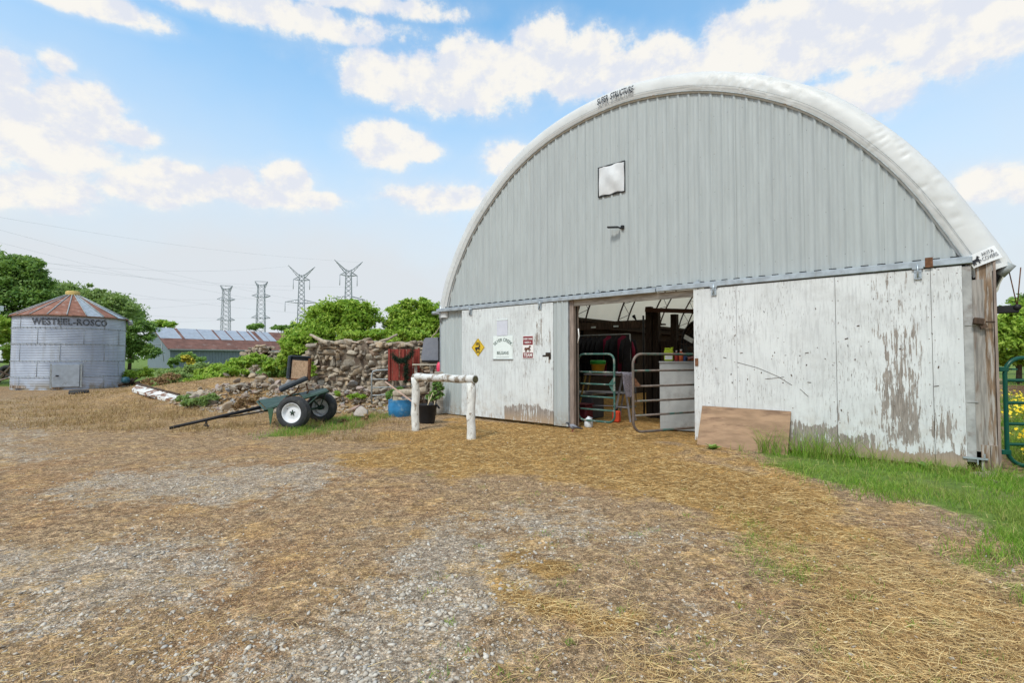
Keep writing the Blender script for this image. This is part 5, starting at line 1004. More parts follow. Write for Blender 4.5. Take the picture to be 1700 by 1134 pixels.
def pylon(X, Y, H_, kind, rz, label):
    e = empty('pylon', (X, Y, 0), rz, label, 'pylon', 'lattice power pylons on the horizon'); b = MB(); r = .17
    if kind == 'tall':
        lattice(b, 0, 4.2, H_*.30, 1.9, 5, r); lattice(b, H_*.30, 1.9, H_*.90, 1.15, 13, r); b.build('mast', M_py, e)
        for (z, L, rise) in ((H_*.34, 5.6, .4), (H_*.60, 7.6, .5), (H_*.84, 3.9, .3)): b = MB(); arm(b, z, 1.2, L, rise, r); b.build('cross_arm', M_py, e)
        b = MB(); arm(b, H_*.89, 1.1, 6.4, H_*.10, r); b.build('earth_wire_arm', M_py, e)
        b = MB()
        for (z, L) in ((H_*.34+.4, 5.6), (H_*.60+.5, 7.6), (H_*.84+.3, 3.9)): 
            for s_ in (-1, 1): b.tube([(s_*L, 0, z), (s_*L, 0, z-5.)], .15, 4)
        b.build('insulators', M_py, e)
    else:
        lattice(b, 0, 2.6, H_*.94, 1.6, 17, r); b.build('mast', M_py, e)
        for (z, L, rise) in ((H_*.26, 4.7, .3), (H_*.52, 4.8, .3), (H_*.78, 4.8, .8)): b = MB(); arm(b, z, 1.9, L, rise, r); b.build('cross_arm', M_py, e)
        b = MB(); arm(b, H_*.93, 1.6, 3.3, H_*.045, r); b.tube([(-3.3, 0, H_*.975), (3.3, 0, H_*.975)], r, 3, False); b.build('earth_wire_arm', M_py, e)
    return e
PY = []
for (px, top, Y, kind, rz, lb) in ((376, 471, 300, 'flat', .25, 'leftmost and smallest of the four lattice pylons, straight-sided'), (434, 464, 285, 'flat', .3, 'second pylon from the left, straight-sided with three level arms'),
        (501, 440, 262, 'tall', .35, 'third pylon from the left, with a V shaped top'), (579, 431, 240, 'tall', .4, 'rightmost and tallest pylon, V shaped top above the bushes')):
    P = at(px, top, Y); PY.append(pylon(P.x, Y, P.z, kind, rz, lb)); PY[-1]['H'] = P.z; PY[-1]['k'] = kind
    del_ = None
wi = 0
for (i, zf, L, pe) in ((3, .49, 7.6, (0, 371)), (3, .49, -7.6, (0, 392)), (3, .73, 3.9, (0, 425)), (2, .49, 7.6, (0, 440)), (2, .73, -3.9, (0, 412)), (1, .78, 4.8, (0, 470)), (1, .52, -4.8, (0, 486)), (0, .78, 4.8, (0, 500)), (0, .52, -4.8, (60, 505)), (3, .98, 6, (0, 350)), (2, .98, -6, (120, 430))):
    e = PY[i]; hz = e['H']; rz = e.rotation_euler.z; p0 = Vector((e.location.x+math.cos(rz)*L, e.location.y+math.sin(rz)*L, hz*zf)); p1 = at(pe[0], pe[1], 150+i*0); d = p1-p0; p1 = p0+d*1.25; b = MB(); pts = []
    for k in range(25): t = k/24; p = p0.lerp(p1, t); p.z -= 3.2*math.sin(math.pi*t); pts.append(p-p0)
    b.tube(pts, .024, 3, False); b.build('power_line', plain('wire_metal', (.42, .45, .50), .6, 0, .1, 1, 0), None, 'thin power line sagging across the sky from the pylons to the left', 'power line', 'power lines across the sky', loc=p0)
for e in PY:
    del e['H']; del e['k']

# ================================================================ STONES
def ico(sub):
    import bmesh
    bm = bmesh.new(); bmesh.ops.create_icosphere(bm, subdivisions=sub, radius=1); V = np.array([v.co[:] for v in bm.verts]); F_ = np.array([[v.index for v in f.verts] for f in bm.faces]); bm.free(); return V, F_
I1, I2, I3 = ico(1), ico(2), ico(3)
def rotm(rg, n, tilt=.4):
    a = rg.uniform(0, 2*np.pi, n); b = rg.normal(0, tilt, n); c = rg.normal(0, tilt, n)
    def Rz(t): o = np.zeros((n, 3, 3)); o[:, 0, 0] = np.cos(t); o[:, 0, 1] = -np.sin(t); o[:, 1, 0] = np.sin(t); o[:, 1, 1] = np.cos(t); o[:, 2, 2] = 1; return o
    def Rx(t): o = np.zeros((n, 3, 3)); o[:, 1, 1] = np.cos(t); o[:, 1, 2] = -np.sin(t); o[:, 2, 1] = np.sin(t); o[:, 2, 2] = np.cos(t); o[:, 0, 0] = 1; return o
    def Ry(t): o = np.zeros((n, 3, 3)); o[:, 0, 0] = np.cos(t); o[:, 0, 2] = np.sin(t); o[:, 2, 0] = -np.sin(t); o[:, 2, 2] = np.cos(t); o[:, 1, 1] = 1; return o
    return Rx(b) @ Ry(c) @ Rz(a)
def stones(name, P, S, m, parent=None, rg=None, base=I2, jag=.16, tilt=.4, square=0.):
    n = len(P); BV, BF = base; rm = rotm(rg, n, tilt); V = BV[None]*(1+rg.normal(0, jag, (n, len(BV), 1)))
    for _ in range(7):
        nn_ = rg.normal(0, 1, (n, 3)); nn_ /= np.linalg.norm(nn_, axis=1, keepdims=True); t_ = rg.uniform(.30, .58, (n, 1)); dt = np.maximum(0, np.einsum('nij,nj->ni', V, nn_)-t_); V = V-dt[:, :, None]*nn_[:, None, :]
    V = V*1.42
    if square: V = np.sign(V)*np.abs(V)**(1-square)*.92
    V = V*np.asarray(S)[:, None, :]; V = np.einsum('nij,nkj->nki', rm, V)+np.asarray(P)[:, None, :]
    Fc = (BF[None]+np.arange(n)[:, None, None]*len(BV)).reshape(-1, 3); return np_mesh(name, V.reshape(-1, 3), Fc, m, parent)
def stone_mat(name, cols, isl=True):
    m, N = mat(name, .9, 0, .2); r_ = N.island() if isl else N.objrand(); k = len(cols); c = N.ramp(r_, [((i+.01)/k, q) for i, q in enumerate(cols)])
    n = N.noise(N.obj(), 9., 6, .65); c = N.mix(N.ss(n, .35, .7), c, N.mix(.55, c, (.5, .46, .40))); c = N.mix(N.m('MULTIPLY', N.ss(N.noise(N.obj(), 23., 4), .5, .7), .5), c, (.10, .085, .07))
    N.put(N.b.inputs['Base Color'], c); N.put(N.b.inputs['Normal'], N.bump(n, .6, .02)); return m
WC = [(.19, .125, .08), (.37, .28, .18), (.26, .21, .155), (.46, .33, .20), (.17, .145, .115), (.44, .37, .275), (.29, .18, .12), (.34, .285, .215)]
M_stone = stone_mat('fieldstone', WC); M_rock = stone_mat('rubble_stone', WC+[(.42, .37, .32), (.35, .22, .19), (.27, .26, .26)], False); M_grv = stone_mat('gravel_stone', [(.34, .29, .23), (.50, .45, .38), (.40, .33, .26), (.66, .61, .53), (.42, .40, .37), (.30, .23, .16), (.58, .50, .40)])
M_mort = plain('lime_mortar', (.34, .285, .215), .95, 0, .35, 6, .6, dirt=(.11, .08, .06), dsc=2.2, dlo=.42, dhi=.58)
# ruined wall : faces run from W0 to W1
def ruin(name, W0, W1, zb, prof, th, label, seed, ss0=.14, mort=True, dens=1.0, cat='stone wall'):
    rg = np.random.default_rng(seed); W0 = np.array(W0); W1 = np.array(W1); L = np.linalg.norm(W1-W0); d = (W1-W0)/L; nn = np.array([d[1], -d[0]])   # nn towards the camera
    e = empty(name, (W0[0], W0[1], 0), math.atan2(d[1], d[0]), label, cat); pu = [p[0] for p in prof]; pz = [p[1] for p in prof]
    top = lambda u: np.interp(u, pu, pz)+(vnoise(u*4, u*0, seed)-.5)*.12
    # mortar core (local x along, y back, z up)
    us = np.linspace(pu[0]+.05, pu[-1], 60); V = []; 
    for y in (.05, th-.05):
        for r in range(10):
            for u in us: z = zb+(float(top(u))-.06-zb)*r/9; V.append((u, y+.05*(vnoise(np.array(u*2.), np.array(z*2.+y), seed+3)-.5)*(1 if y < .1 else -1), z))
    Fc = [(k*600+r*60+i, k*600+r*60+i+1, k*600+(r+1)*60+i+1, k*600+(r+1)*60+i) for k in (0, 1) for r in range(9) for i in range(59)]+[(540+i, 541+i, 1141+i, 1140+i) for i in range(59)]+[(r*60, (r+1)*60, 600+(r+1)*60, 600+r*60) for r in range(9)]
    np_mesh('mortar_core', V, Fc, M_mort, e)
    P = []; S_ = []; z = zb
    while z < max(pz)+.1:
        hh = rg.uniform(.055, .16)*ss0/.12; u = pu[0]+rg.uniform(-.1, .1)
        while u < pu[-1]:
            w = rg.uniform(.10, .42)*ss0/.12; uc = u+w/2; t = float(top(uc))
            if z+hh*.5 < t:
                em = mort and fbm(np.array(uc*.8), np.array(z*1.3), seed+7) > .52 and .8 < uc < pu[-1]-.5
                h2 = hh*rg.uniform(.8, 1.25)
                if not (em and rg.random() < .18): P.append((uc, .035+rg.uniform(-.03, .02)+(.022 if em else 0), z+hh/2+rg.normal(0, .012))); S_.append((w*.60, rg.uniform(.055, .085), h2*.60))
            u += w*rg.uniform(.92, 1.02)
        z += hh*.93
    u = pu[0]
    while u < pu[-1]:                                     # top course across the thickness
        w = rg.uniform(.12, .35)
        for y in np.arange(.08, th, .2): P.append((u+w/2, y+rg.uniform(-.04, .04), float(top(u+w/2))-.02+rg.normal(0, .02))); S_.append((w*.55, .13, rg.uniform(.04, .08)))
        u += w*.9
    for z in np.arange(zb, pz[0]-.05, .13):                 # exposed left end
        for y in np.arange(.05, th, .2): P.append((pu[0]+rg.uniform(-.05, .12), y, z+rg.uniform(-.03, .03))); S_.append((rg.uniform(.08, .16), .13, .075))
    stones('stonework', P, S_, M_stone, e, rg, I2, .10, .12, .50); return e
ruin('stone_wall', (-6.05, 15.0), (-1.75, 13.9), -.05, [(0, 1.62), (.25, 1.80), (.8, 1.74), (1.5, 1.78), (2.4, 1.73), (3.3, 1.78), (4.45, 1.68)], .55, 'long ruined fieldstone wall with crumbling mortar behind the cart', 11)
ruin('stone_pillar', at(445, 600, 21.5)[:2], at(463, 600, 21.3)[:2], .35, [(0, 1.55), (.12, 1.62), (.5, 1.2)], .45, 'free standing rough stone pillar left of the long ruined wall', 23, .12, False, cat='stone pillar')
ruin('stone_wall', at(403, 590, 25.)[:2], at(452, 590, 24.)[:2], .2, [(0, 1.45), (.3, 1.75), (.9, 1.85), (1.5, 1.9)], .5, 'short stone wall fragment standing above the weeds near the shed', 31, .13, False)
# rubble : individual rocks
rg = np.random.default_rng(77); RZ = [(-9.9, 16.2), (-9.2, 14.0), (-8.3, 13.4), (-7.2, 12.6), (-4.6, 12.3), (-3.4, 12.1), (-2.5, 12.3), (-2.4, 13.6), (-5.8, 14.8), (-7.0, 16.2)]
ROCKM = []
for k in range(10):
    BV, BF = I3; V = BV*(1+rg.normal(0, .025, (len(BV), 1)))
    for _ in range(9): nn_ = rg.normal(0, 1, 3); nn_ /= np.linalg.norm(nn_); V = V-np.maximum(0, V@nn_-rg.uniform(.38, .72))[:, None]*nn_
    V = V*1.3*np.array([1, rg.uniform(.6, .9), rg.uniform(.38, .75)])
    t = np_mesh('rock', V, BF, M_rock); ROCKM.append(t.data); bpy.data.objects.remove(t)
def rock(P, s, label, group=None, cat='rock', rot=None):
    o = bpy.data.objects.new('rock', ROCKM[int(rg.integers(10))]); COL.objects.link(o); o.location = P; o.scale = (s*rg.uniform(.85, 1.2), s, s*rg.uniform(.8, 1.1)); o.rotation_euler = rot or (rg.normal(0, .35), rg.normal(0, .35), rg.uniform(0, 6.28)); return tag(o, label, cat, group)
n = 0; xs = [p[0] for p in RZ]; ys = [p[1] for p in RZ]
while n < 285:
    x, y = rg.uniform(min(xs), max(xs)), rg.uniform(min(ys), max(ys))
    if pdist(RZ, np.array([x]), np.array([y]))[0] < 0: continue
    f = rg.random(); s = .06+.14*f**2.8; wl = 15.0-(x+6.05)*.256; hp = .38*max(0, 1-(wl-y)/1.7) if x > -6.3 else .30*max(0, 1-math.hypot(x+7.3, y-14.4)/1.5)
    rock((x, y, Hs(x, y)+s*.25+rg.uniform(0, hp)), s, 'rubble rock lying in the tumbled heap at the foot of the ruined stone wall', 'rubble rocks below the stone wall'); n += 1
m_ = 0; Pq = []; Sq = []
while m_ < 2600:
    x, y = rg.uniform(min(xs), max(xs)), rg.uniform(min(ys), max(ys)); m_ += 1
    if pdist(RZ, np.array([x]), np.array([y]))[0] < -.15+.5*rg.random()*0: continue
    s = rg.uniform(.018, .055); wl = 15.0-(x+6.05)*.256; hp = .30*max(0, 1-(wl-y)/1.7) if x > -6.3 else .16*max(0, 1-math.hypot(x+7.3, y-14.4)/1.5)
    Pq.append((x, y, Hs(x, y)+rg.uniform(0, hp))); Sq.append((s*1.3, s, s*.6))
stones('rubble_fill', Pq, Sq, M_stone, None, rg, I2, .10, .35); tag(COL.objects['rubble_fill'], 'small broken stone between the rocks below the ruined wall', 'rubble', kind='stuff')
for (px, py, s, z, lb) in ((602, 668, .30, .25, 'big pinkish standing rock at the foot of the wall, right of the cart'), (417, 615, .42, .35, 'largest pale grey boulder among the weeds left of the pillar'), (398, 636, .33, .25, 'white speckled boulder just below the weeds'), (420, 640, .30, .25, 'light grey boulder beside the white speckled one'), (442, 636, .24, .3, 'smaller tan boulder right of the light grey one'), (376, 645, .30, .2, 'rounded grey boulder at the left end of the rubble'), (362, 663, .25, .05, 'pale pink block at the lower left of the rubble'), (404, 666, .26, .05, 'white lump of rock at the front of the rubble')):
    x, y = gr(px, py, z+.1); y = min(y, 19); x = (px-850)/850*y; rock((x, y, Hs(x, y)+s*.35), s*.62, lb)
for (px, py, s, lb) in ((1636, 792, .085, 'flat pale rock in the grass at the foot of the barn corner post'), (1650, 801, .055, 'small grey rock in the grass right of the flat one'), (1622, 787, .06, 'half hidden rock against the barn corner base')):
    x, y = gr(px, py); rock((x, y, Hs(x, y)+s*.2), s, lb)
for (px, py, s, lb) in ((418, 1068, .022, 'pale green flat stone in the dirt near the bottom, left of centre'), (186, 1077, .014, 'small white stone on the dirt near the lower left corner'), (590, 1095, .016, 'white stone at the bottom edge of the gravel'), (270, 965, .02, 'pale stone in the left gravel patch'), (94, 951, .026, 'dark grey stone at the edge of the left gravel patch')):
    x, y = gr(px, py); rock((x, y, Hs(x, y)+s*.15), s, lb, rot=(0, 0, float(rg.uniform(0, 6))))
# small gravel : uncountable
def scatter(n, x0, x1, y0, y1, near=True):
    y = 1/(rg.uniform(1/y1, 1/y0, n)) if near else rg.uniform(y0, y1, n); x = rg.uniform(x0, x1, n)*y if near else rg.uniform(x0, x1, n); return x, y
x, y = scatter(110000, -1.15, 1.1, 1.9, 13); mk_ = masks(x, y); pr = np.clip(mk_['gravel']*sst(fbm(x*2.3, y*2.3, 41)+.12*fbm(x*9, y*9, 4), .42, .62)*(1-mk_['straw']*.9)+.11*(1-.7*mk_['straw'])*(1-mk_['grass'])+.10*sst(fbm(x*1.4, y*1.4, 45), .56, .68), 0, 1)*(1-mk_['grass'])
keep = rg.random(len(x)) < pr*.42*(.5+1.1*sst(fbm(x*5, y*5, 47), .45, .62)); x, y = x[keep], y[keep]; gg = masks(x, y)['gravel']; s = (.0030+.0115*rg.random(len(x))**3.2)*(.75+.4*gg)
stones('gravel', np.stack([x, y, H(x, y)+s*.15], 1), np.stack([s*1.2, s, s*.6], 1), M_grv, None, rg, I1, .15, .25); gv = COL.objects['gravel']; tag(gv, 'loose grey gravel scattered over the yard dirt', 'gravel', kind='stuff')
print('gravel', len(x))

# ================================================================ STRAW and GRASS
def ribbons(name, P, yaw, pitch_, L, w, bend, m, rg):
    n = len(P); t = np.linspace(0, 1, 4); dx = np.cos(yaw); dy = np.sin(yaw); V = np.zeros((n, 4, 2, 3))
    for i, q in enumerate(t):
        s = (q-.0)*L; off = bend*L*(q*q); cx = P[:, 0]+dx*s*np.cos(pitch_)-dy*off; cy = P[:, 1]+dy*s*np.cos(pitch_)+dx*off; cz = P[:, 2]+s*np.sin(pitch_)+L*.12*np.sin(np.pi*q)*np.abs(bend)
        ww = w*(1-.35*q)
        for k, sg in ((0, -1), (1, 1)): V[:, i, k, 0] = cx-dy*ww*sg*.5; V[:, i, k, 1] = cy+dx*ww*sg*.5; V[:, i, k, 2] = cz+ww*.3*sg
    b0 = np.arange(n)[:, None]*8; Fc = np.concatenate([np.stack([b0[:, 0]+2*i, b0[:, 0]+2*i+1, b0[:, 0]+2*i+3, b0[:, 0]+2*i+2], 1) for i in range(3)]); return np_mesh(name, V.reshape(-1, 3), Fc, m)
def isl_mat(name, stops, rough=.7, trans=0.):
    m, N = mat(name, rough, 0, .25); c = N.ramp(N.island(), stops); c = N.mix(N.ss(N.noise(N.obj(), 1.3, 4), .4, .65, 0, .30), c, tuple(q*.8 for q in stops[-1][1])); N.put(N.b.inputs['Base Color'], c)
    if trans:
        t = N.n('ShaderNodeBsdfTranslucent'); N.put(t.inputs[0], N.mix(.5, c, (.35, .5, .06))); mx = N.n('ShaderNodeMixShader'); mx.inputs[0].default_value = trans
        N.nt.links.new(N.b.outputs[0], mx.inputs[1]); N.nt.links.new(t.outputs[0], mx.inputs[2]); N.nt.links.new(mx.outputs[0], N.out.inputs[0])
    return m
M_straw = isl_mat('straw_stalk', [(0, (.16, .09, .035)), (.3, (.42, .26, .10)), (.65, (.68, .47, .20)), (1, (.85, .66, .34))])
x, y = scatter(420000, -1.2, 1.12, 1.85, 14.5); mk_ = masks(x, y)
pr = np.clip(mk_['straw']*.62*(.35+.9*fbm(x*2.2, y*2.2, 51))+.07*sst(fbm(x*1.7, y*1.7, 53), .44, .62)*(y < 9)*(1-.5*(x < -.1*y))+.022, 0, 1)*(1-.6*mk_['grass'])*(1-.55*mk_['gravel']); keep = rg.random(len(x)) < pr; x, y = x[keep], y[keep]; n = len(x); print('straw', n)
L = .02+.12*rg.random(n)**2.4; nearf = np.clip(y/7, .55, 1.5)
ribbons('straw', np.stack([x, y, H(x, y)+.003+.02*rg.random(n)*masks(x, y)['straw']], 1), rg.uniform(0, 2*np.pi, n), rg.normal(.03, .10, n), L, (.0016+.0022*rg.random(n))*nearf, rg.normal(0, .18, n), M_straw, rg); tag(COL.objects['straw'], 'loose dry straw strewn over the yard and doorway', 'straw', kind='stuff')
M_grass = isl_mat('green_grass_blade', [(0, (.06, .16, .015)), (.35, (.15, .31, .03)), (.75, (.25, .44, .045)), (.9, (.38, .46, .10)), (1, (.52, .42, .19))], .55, .35)
M_dry = isl_mat('dry_grass_blade', [(0, (.16, .085, .045)), (.4, (.33, .20, .09)), (1, (.50, .37, .18))], .8, .1)
def blades(name, x, y, h, w, lean, m, rg, z=None):
    n = len(x); yaw = rg.uniform(0, 2*np.pi, n); ld = rg.uniform(0, 2*np.pi, n); z = H(x, y) if z is None else z; V = np.zeros((n, 4, 2, 3))
    for i, q in enumerate((0, .4, .75, 1.)):
        cx = x+np.cos(ld)*lean*h*q*q; cy = y+np.sin(ld)*lean*h*q*q; cz = z-.005+h*q*(1-.25*lean*q); ww = w*(1., .85, .5, .08)[i]
        for k, sg in ((0, -.5), (1, .5)): V[:, i, k, 0] = cx+np.cos(yaw)*ww*sg; V[:, i, k, 1] = cy+np.sin(yaw)*ww*sg; V[:, i, k, 2] = cz
    b0 = np.arange(n)*8; Fc = np.concatenate([np.stack([b0+2*i, b0+2*i+1, b0+2*i+3, b0+2*i+2], 1) for i in range(3)]); return np_mesh(name, V.reshape(-1, 3), Fc, m)
def clump(x, y, r, k):
    xx = np.repeat(x, k)+rg.normal(0, 1, len(x)*k)*np.repeat(r, k); yy = np.repeat(y, k)+rg.normal(0, 1, len(x)*k)*np.repeat(r, k); return xx, yy
# yard grass right side
x, y = scatter(150000, .1, 1.25, 2.3, 9); g = masks(x, y)['grass']; u, v = uv_of(x, y); keep = (rg.random(len(x)) < g*(.12+1.1*sst(fbm(x*2.6, y*2.6, 61), .25, .6))) & ((v < -.13) | (u > 9.8)); x, y = x[keep], y[keep]; u, v = uv_of(x, y)
h = (.03+.045*rg.random(len(x)))*(1+1.3*sst(-v, .9, .15)*(u < 9.8))*(.9+.9*fbm(x*2, y*2, 65)); print('grass', len(x))
blades('grass', x, y, h, .0032+.0035*rg.random(len(x)), rg.uniform(.15, .9, len(x)), M_grass, rg); tag(COL.objects['grass'], 'short green grass along the foot of the right barn door', 'grass', kind='stuff')
# meadow beyond the corner
x, y = scatter(70000, .72, 1.35, 6.3, 28); g = masks(x, y)['grass']; u, v = uv_of(x, y); keep = (rg.random(len(x)) < g) & (u > 9.85); x, y = x[keep], y[keep]
blades('meadow_grass', x, y, (.08+.16*rg.random(len(x))), .006+.006*rg.random(len(x))*(1+y/15), rg.uniform(.15, .8, len(x)), M_grass, rg); tag(COL.objects['meadow_grass'], 'longer meadow grass beyond the green gate', 'grass', kind='stuff')
# strip near the cart, weeds on the left, dry litter grass
x, y = scatter(110000, -1.1, -.08, 8.0, 26); mk_ = masks(x, y); pr = mk_['grass']*(.15+.9*sst(fbm(x*2, y*2, 71), .35, .6)); keep = rg.random(len(x)) < pr; x, y = x[keep], y[keep]
blades('verge_grass', x, y, .05+.09*rg.random(len(x)), (.005+.005*rg.random(len(x)))*(y/11), rg.uniform(.15, .9, len(x)), M_grass, rg); tag(COL.objects['verge_grass'], 'patchy green grass around the cart wheels and stone heap', 'grass', kind='stuff')
DRY = G([(180, 690), (200, 650), (330, 640), (420, 668), (470, 690), (700, 690), (650, 730), (560, 745), (380, 715), (250, 700)])
x, y = scatter(170000, -1.1, -.1, 8.3, 26); pr = np.maximum(sst(pdist(DRY, x, y)+(fbm(x*2, y*2, 73)-.5)*1.2, -.3, .5), .8*sst(pdist(DRYW, x, y), -.3, .5))*(.15+.85*sst(fbm(x*1.7, y*1.7, 75), .45, .6)); keep = rg.random(len(x)) < pr*.5; x, y = x[keep], y[keep]
blades('dry_grass', x, y, .04+.12*rg.random(len(x))**2, (.005+.005*rg.random(len(x)))*(y/12), rg.uniform(.2, 1.1, len(x)), M_dry, rg); tag(COL.objects['dry_grass'], 'dead brown weeds and dry grass around the cart pole', 'dry grass', kind='stuff')
# sparse tufts in the yard
x, y = scatter(5200, -.2, 1.1, 2.1, 7.5); sp2 = masks(x, y)['sparse']; keep = rg.random(len(x)) < sp2*.9+.02; x, y = x[keep], y[keep]; x, y = clump(x, y, .018+.04*rg.random(len(x)), 30)
blades('grass_tufts', x, y, .010+.028*rg.random(len(x)), .0028+.0018*rg.random(len(x)), rg.uniform(.3, 1.2, len(x)), M_grass, rg); tag(COL.objects['grass_tufts'], 'sparse green tufts growing through the straw in the yard', 'grass', kind='stuff')
# tall weeds against the right door
x, y = [], []
for u in np.concatenate([rg.uniform(7.2, 8.7, 22), rg.normal(7.95, .3, 14)]): p = F(u, -.22-rg.uniform(0, .2)); x.append(p.x); y.append(p.y)
x, y = clump(np.array(x), np.array(y), np.full(36, .035), 10)
blades('tall_grass', x, y, .18+.34*rg.random(len(x)), .0045+.004*rg.random(len(x)), rg.uniform(.2, .9, len(x)), M_grass, rg); tag(COL.objects['tall_grass'], 'tall grass blades growing up against the flaked barn door', 'grass', kind='stuff')
# broad-leaf dock plants
M_leaf1 = isl_mat('fresh_leaf', [(0, (.12, .26, .025)), (.35, (.24, .42, .045)), (.75, (.37, .54, .065)), (1, (.52, .62, .12))], .5, .42)
M_leaf2 = isl_mat('dark_leaf', [(0, (.07, .17, .045)), (.4, (.15, .28, .07)), (.8, (.24, .39, .095)), (1, (.34, .48, .15))], .5, .38)
M_leaf3 = isl_mat('grey_green_leaf', [(0, (.12, .20, .065)), (.4, (.21, .32, .10)), (.8, (.30, .42, .14)), (1, (.40, .50, .20))], .55, .38)
M_bark = plain('bark', (.10, .075, .055), .95, 0, .4, 5, .5)
for (u, v, lb) in ((9.05, -.26, 'dark broad-leaved weed at the right foot of the flaked door'), (9.28, -.22, 'small broad-leaved weed beside the barn corner post'), (5.35+1.3, -.60, 'little broad-leaved weed at the left foot of the leaning plywood')):
    p = F(u, v); e = empty('dock_plant', (p.x, p.y, Hs(p.x, p.y)), 0, lb, 'weed'); V = []; Fc = []
    for k in range(13):
        a_ = k*2.4; L = rg.uniform(.08, .16); t_ = rg.uniform(.5, 1.2); w = L*.28; c_, s_ = math.cos(a_), math.sin(a_); b0 = len(V)
        for q, ww in ((0, .1), (.35, 1), (.7, .8), (1, .05)): r_ = L*q*math.cos(t_)+.01; z = L*q*math.sin(t_)-.25*L*q*q; V += [(c_*r_-s_*w*ww, s_*r_+c_*w*ww, z), (c_*r_+s_*w*ww, s_*r_-c_*w*ww, z)]
        Fc += [(b0+2*i, b0+2*i+1, b0+2*i+3, b0+2*i+2) for i in range(3)]
    np_mesh('leaves', V, Fc, M_leaf2, e)
# yellow flowers
x, y = scatter(8500, .80, 1.3, 5.9, 17); keep = (masks(x, y)['grass'] > .5) & (uv_of(x, y)[0] > 9.88) & (fbm(x*1.1, y*1.1, 81)+.5*fbm(x*5, y*5, 82) > .68); x, y = x[keep], y[keep]; n = len(x); zf = H(x, y)+.16+.22*rg.random(n); s = .014+.012*rg.random(n)
V = np.zeros((n, 8, 3)); 
for k in range(8): a_ = k*math.pi/4; V[:, k] = np.stack([x+np.cos(a_)*s, y+np.sin(a_)*s, zf+.004*(-1)**k], 1)
tl = rg.normal(0, .5, (n, 1)); V[:, :, 2] += tl*(V[:, :, 0]-x[:, None])+rg.normal(-.5, .4, (n, 1))*(V[:, :, 1]-y[:, None])*-1
me_f = np_mesh('yellow_flowers', V.reshape(-1, 3), np.arange(n*8).reshape(n, 8), isl_mat('yellow_petal', [(0, (.62, .42, .01)), (.5, (.80, .58, .02)), (1, (.85, .70, .08))])); tag(me_f, 'small yellow wildflowers in the meadow behind the green gate', 'flowers', kind='stuff')

# ================================================================ TREES
def leaves(name, C, S_, m, parent, rg):
    n = len(C); nr = rg.normal(0, 1, (n, 3)); nr[:, 2] = np.abs(nr[:, 2])*.9+.25; nr[:, 1] -= .35; nr /= np.linalg.norm(nr, axis=1, keepdims=True)
    t = np.cross(nr, rg.normal(0, 1, (n, 3))); t /= np.linalg.norm(t, axis=1, keepdims=True); b_ = np.cross(nr, t); s = np.asarray(S_)[:, None]
    V = np.stack([C-t*s, C+b_*s*.42-t*s*.1+nr*s*.10, C+t*s, C-b_*s*.42-t*s*.1+nr*s*.10], 1); return np_mesh(name, V.reshape(-1, 3), np.arange(n*4).reshape(n, 4), m, parent)
def tree(name, loc, lobes, n, ls, m, label, cat='tree', group=None, seed=1, trunk=True, k=None, fuzz=.16):
    rg2 = np.random.default_rng(seed); e = empty(name, loc, 0, label, cat, group); lb = np.array(lobes, float); wt = (lb[:, 3]*lb[:, 4]+lb[:, 4]*lb[:, 5]+lb[:, 3]*lb[:, 5]); wt /= wt.sum()
    nc = k or max(30, n//90); li = rg2.choice(len(lb), nc, p=wt); d = rg2.normal(0, 1, (nc, 3)); d[:, 2] = np.where(d[:, 2] < -.35, -d[:, 2], d[:, 2]); d /= np.linalg.norm(d, axis=1, keepdims=True)
    rad = rg2.uniform(.35, 1.2, (nc, 1))**.6; cc = lb[li, :3]+d*lb[li, 3:6]*rad; size = (lb[li, 3:6].mean(1)*fuzz)*rg2.uniform(.5, 1.3, nc)
    ci = rg2.integers(0, nc, n); g = rg2.normal(0, 1, (n, 3)); g[:, 2] *= .6; C = cc[ci]+g*size[ci][:, None]; C[:, 2] = np.maximum(C[:, 2], .03)
    leaves('crown', C, ls*rg2.uniform(.6, 1.3, n), m, e, rg2)
    if trunk:
        zt = lb[:, 2].mean(); b = MB(); r0 = max(.03, lb[:, 3].max()*.06); b.tube([(0, 0, -.1), (.03*zt, 0, zt*.5), (0, .02*zt, zt)], [r0*1.3, r0, r0*.5], 8)
        for q in range(0, nc, max(1, nc//14)): c_ = cc[q]; b.tube([(0, 0, zt*rg2.uniform(.25, .7)), tuple(c_*.55+np.array([0, 0, zt*.25])), tuple(c_)], [r0*.45, r0*.28, r0*.08], 5)
        b.build('trunk', M_bark, e)
    return e
def T(px, base_y, Y): p = at(px, base_y, Y); return (p.x, Y, 0)
def lobe_px(px, py, Y, rw, rh, o, dy=0.): p = at(px, py, Y); return (p.x-o[0], dy, p.z-o[2], rw/850*Y, rw/850*Y*.8, rh/850*Y)
def treepx(name, px, Y, L, n, ls, m, label, seed, cat='tree', trunk=True, z0=0., **kw):
    o = (*T(px, 600, Y)[:2], z0); tree(name, o, [lobe_px(a_, b_, Y, c_, d_, o, e_) for (a_, b_, c_, d_, e_) in L], n, ls, m, label, cat, None, seed, trunk, **kw)
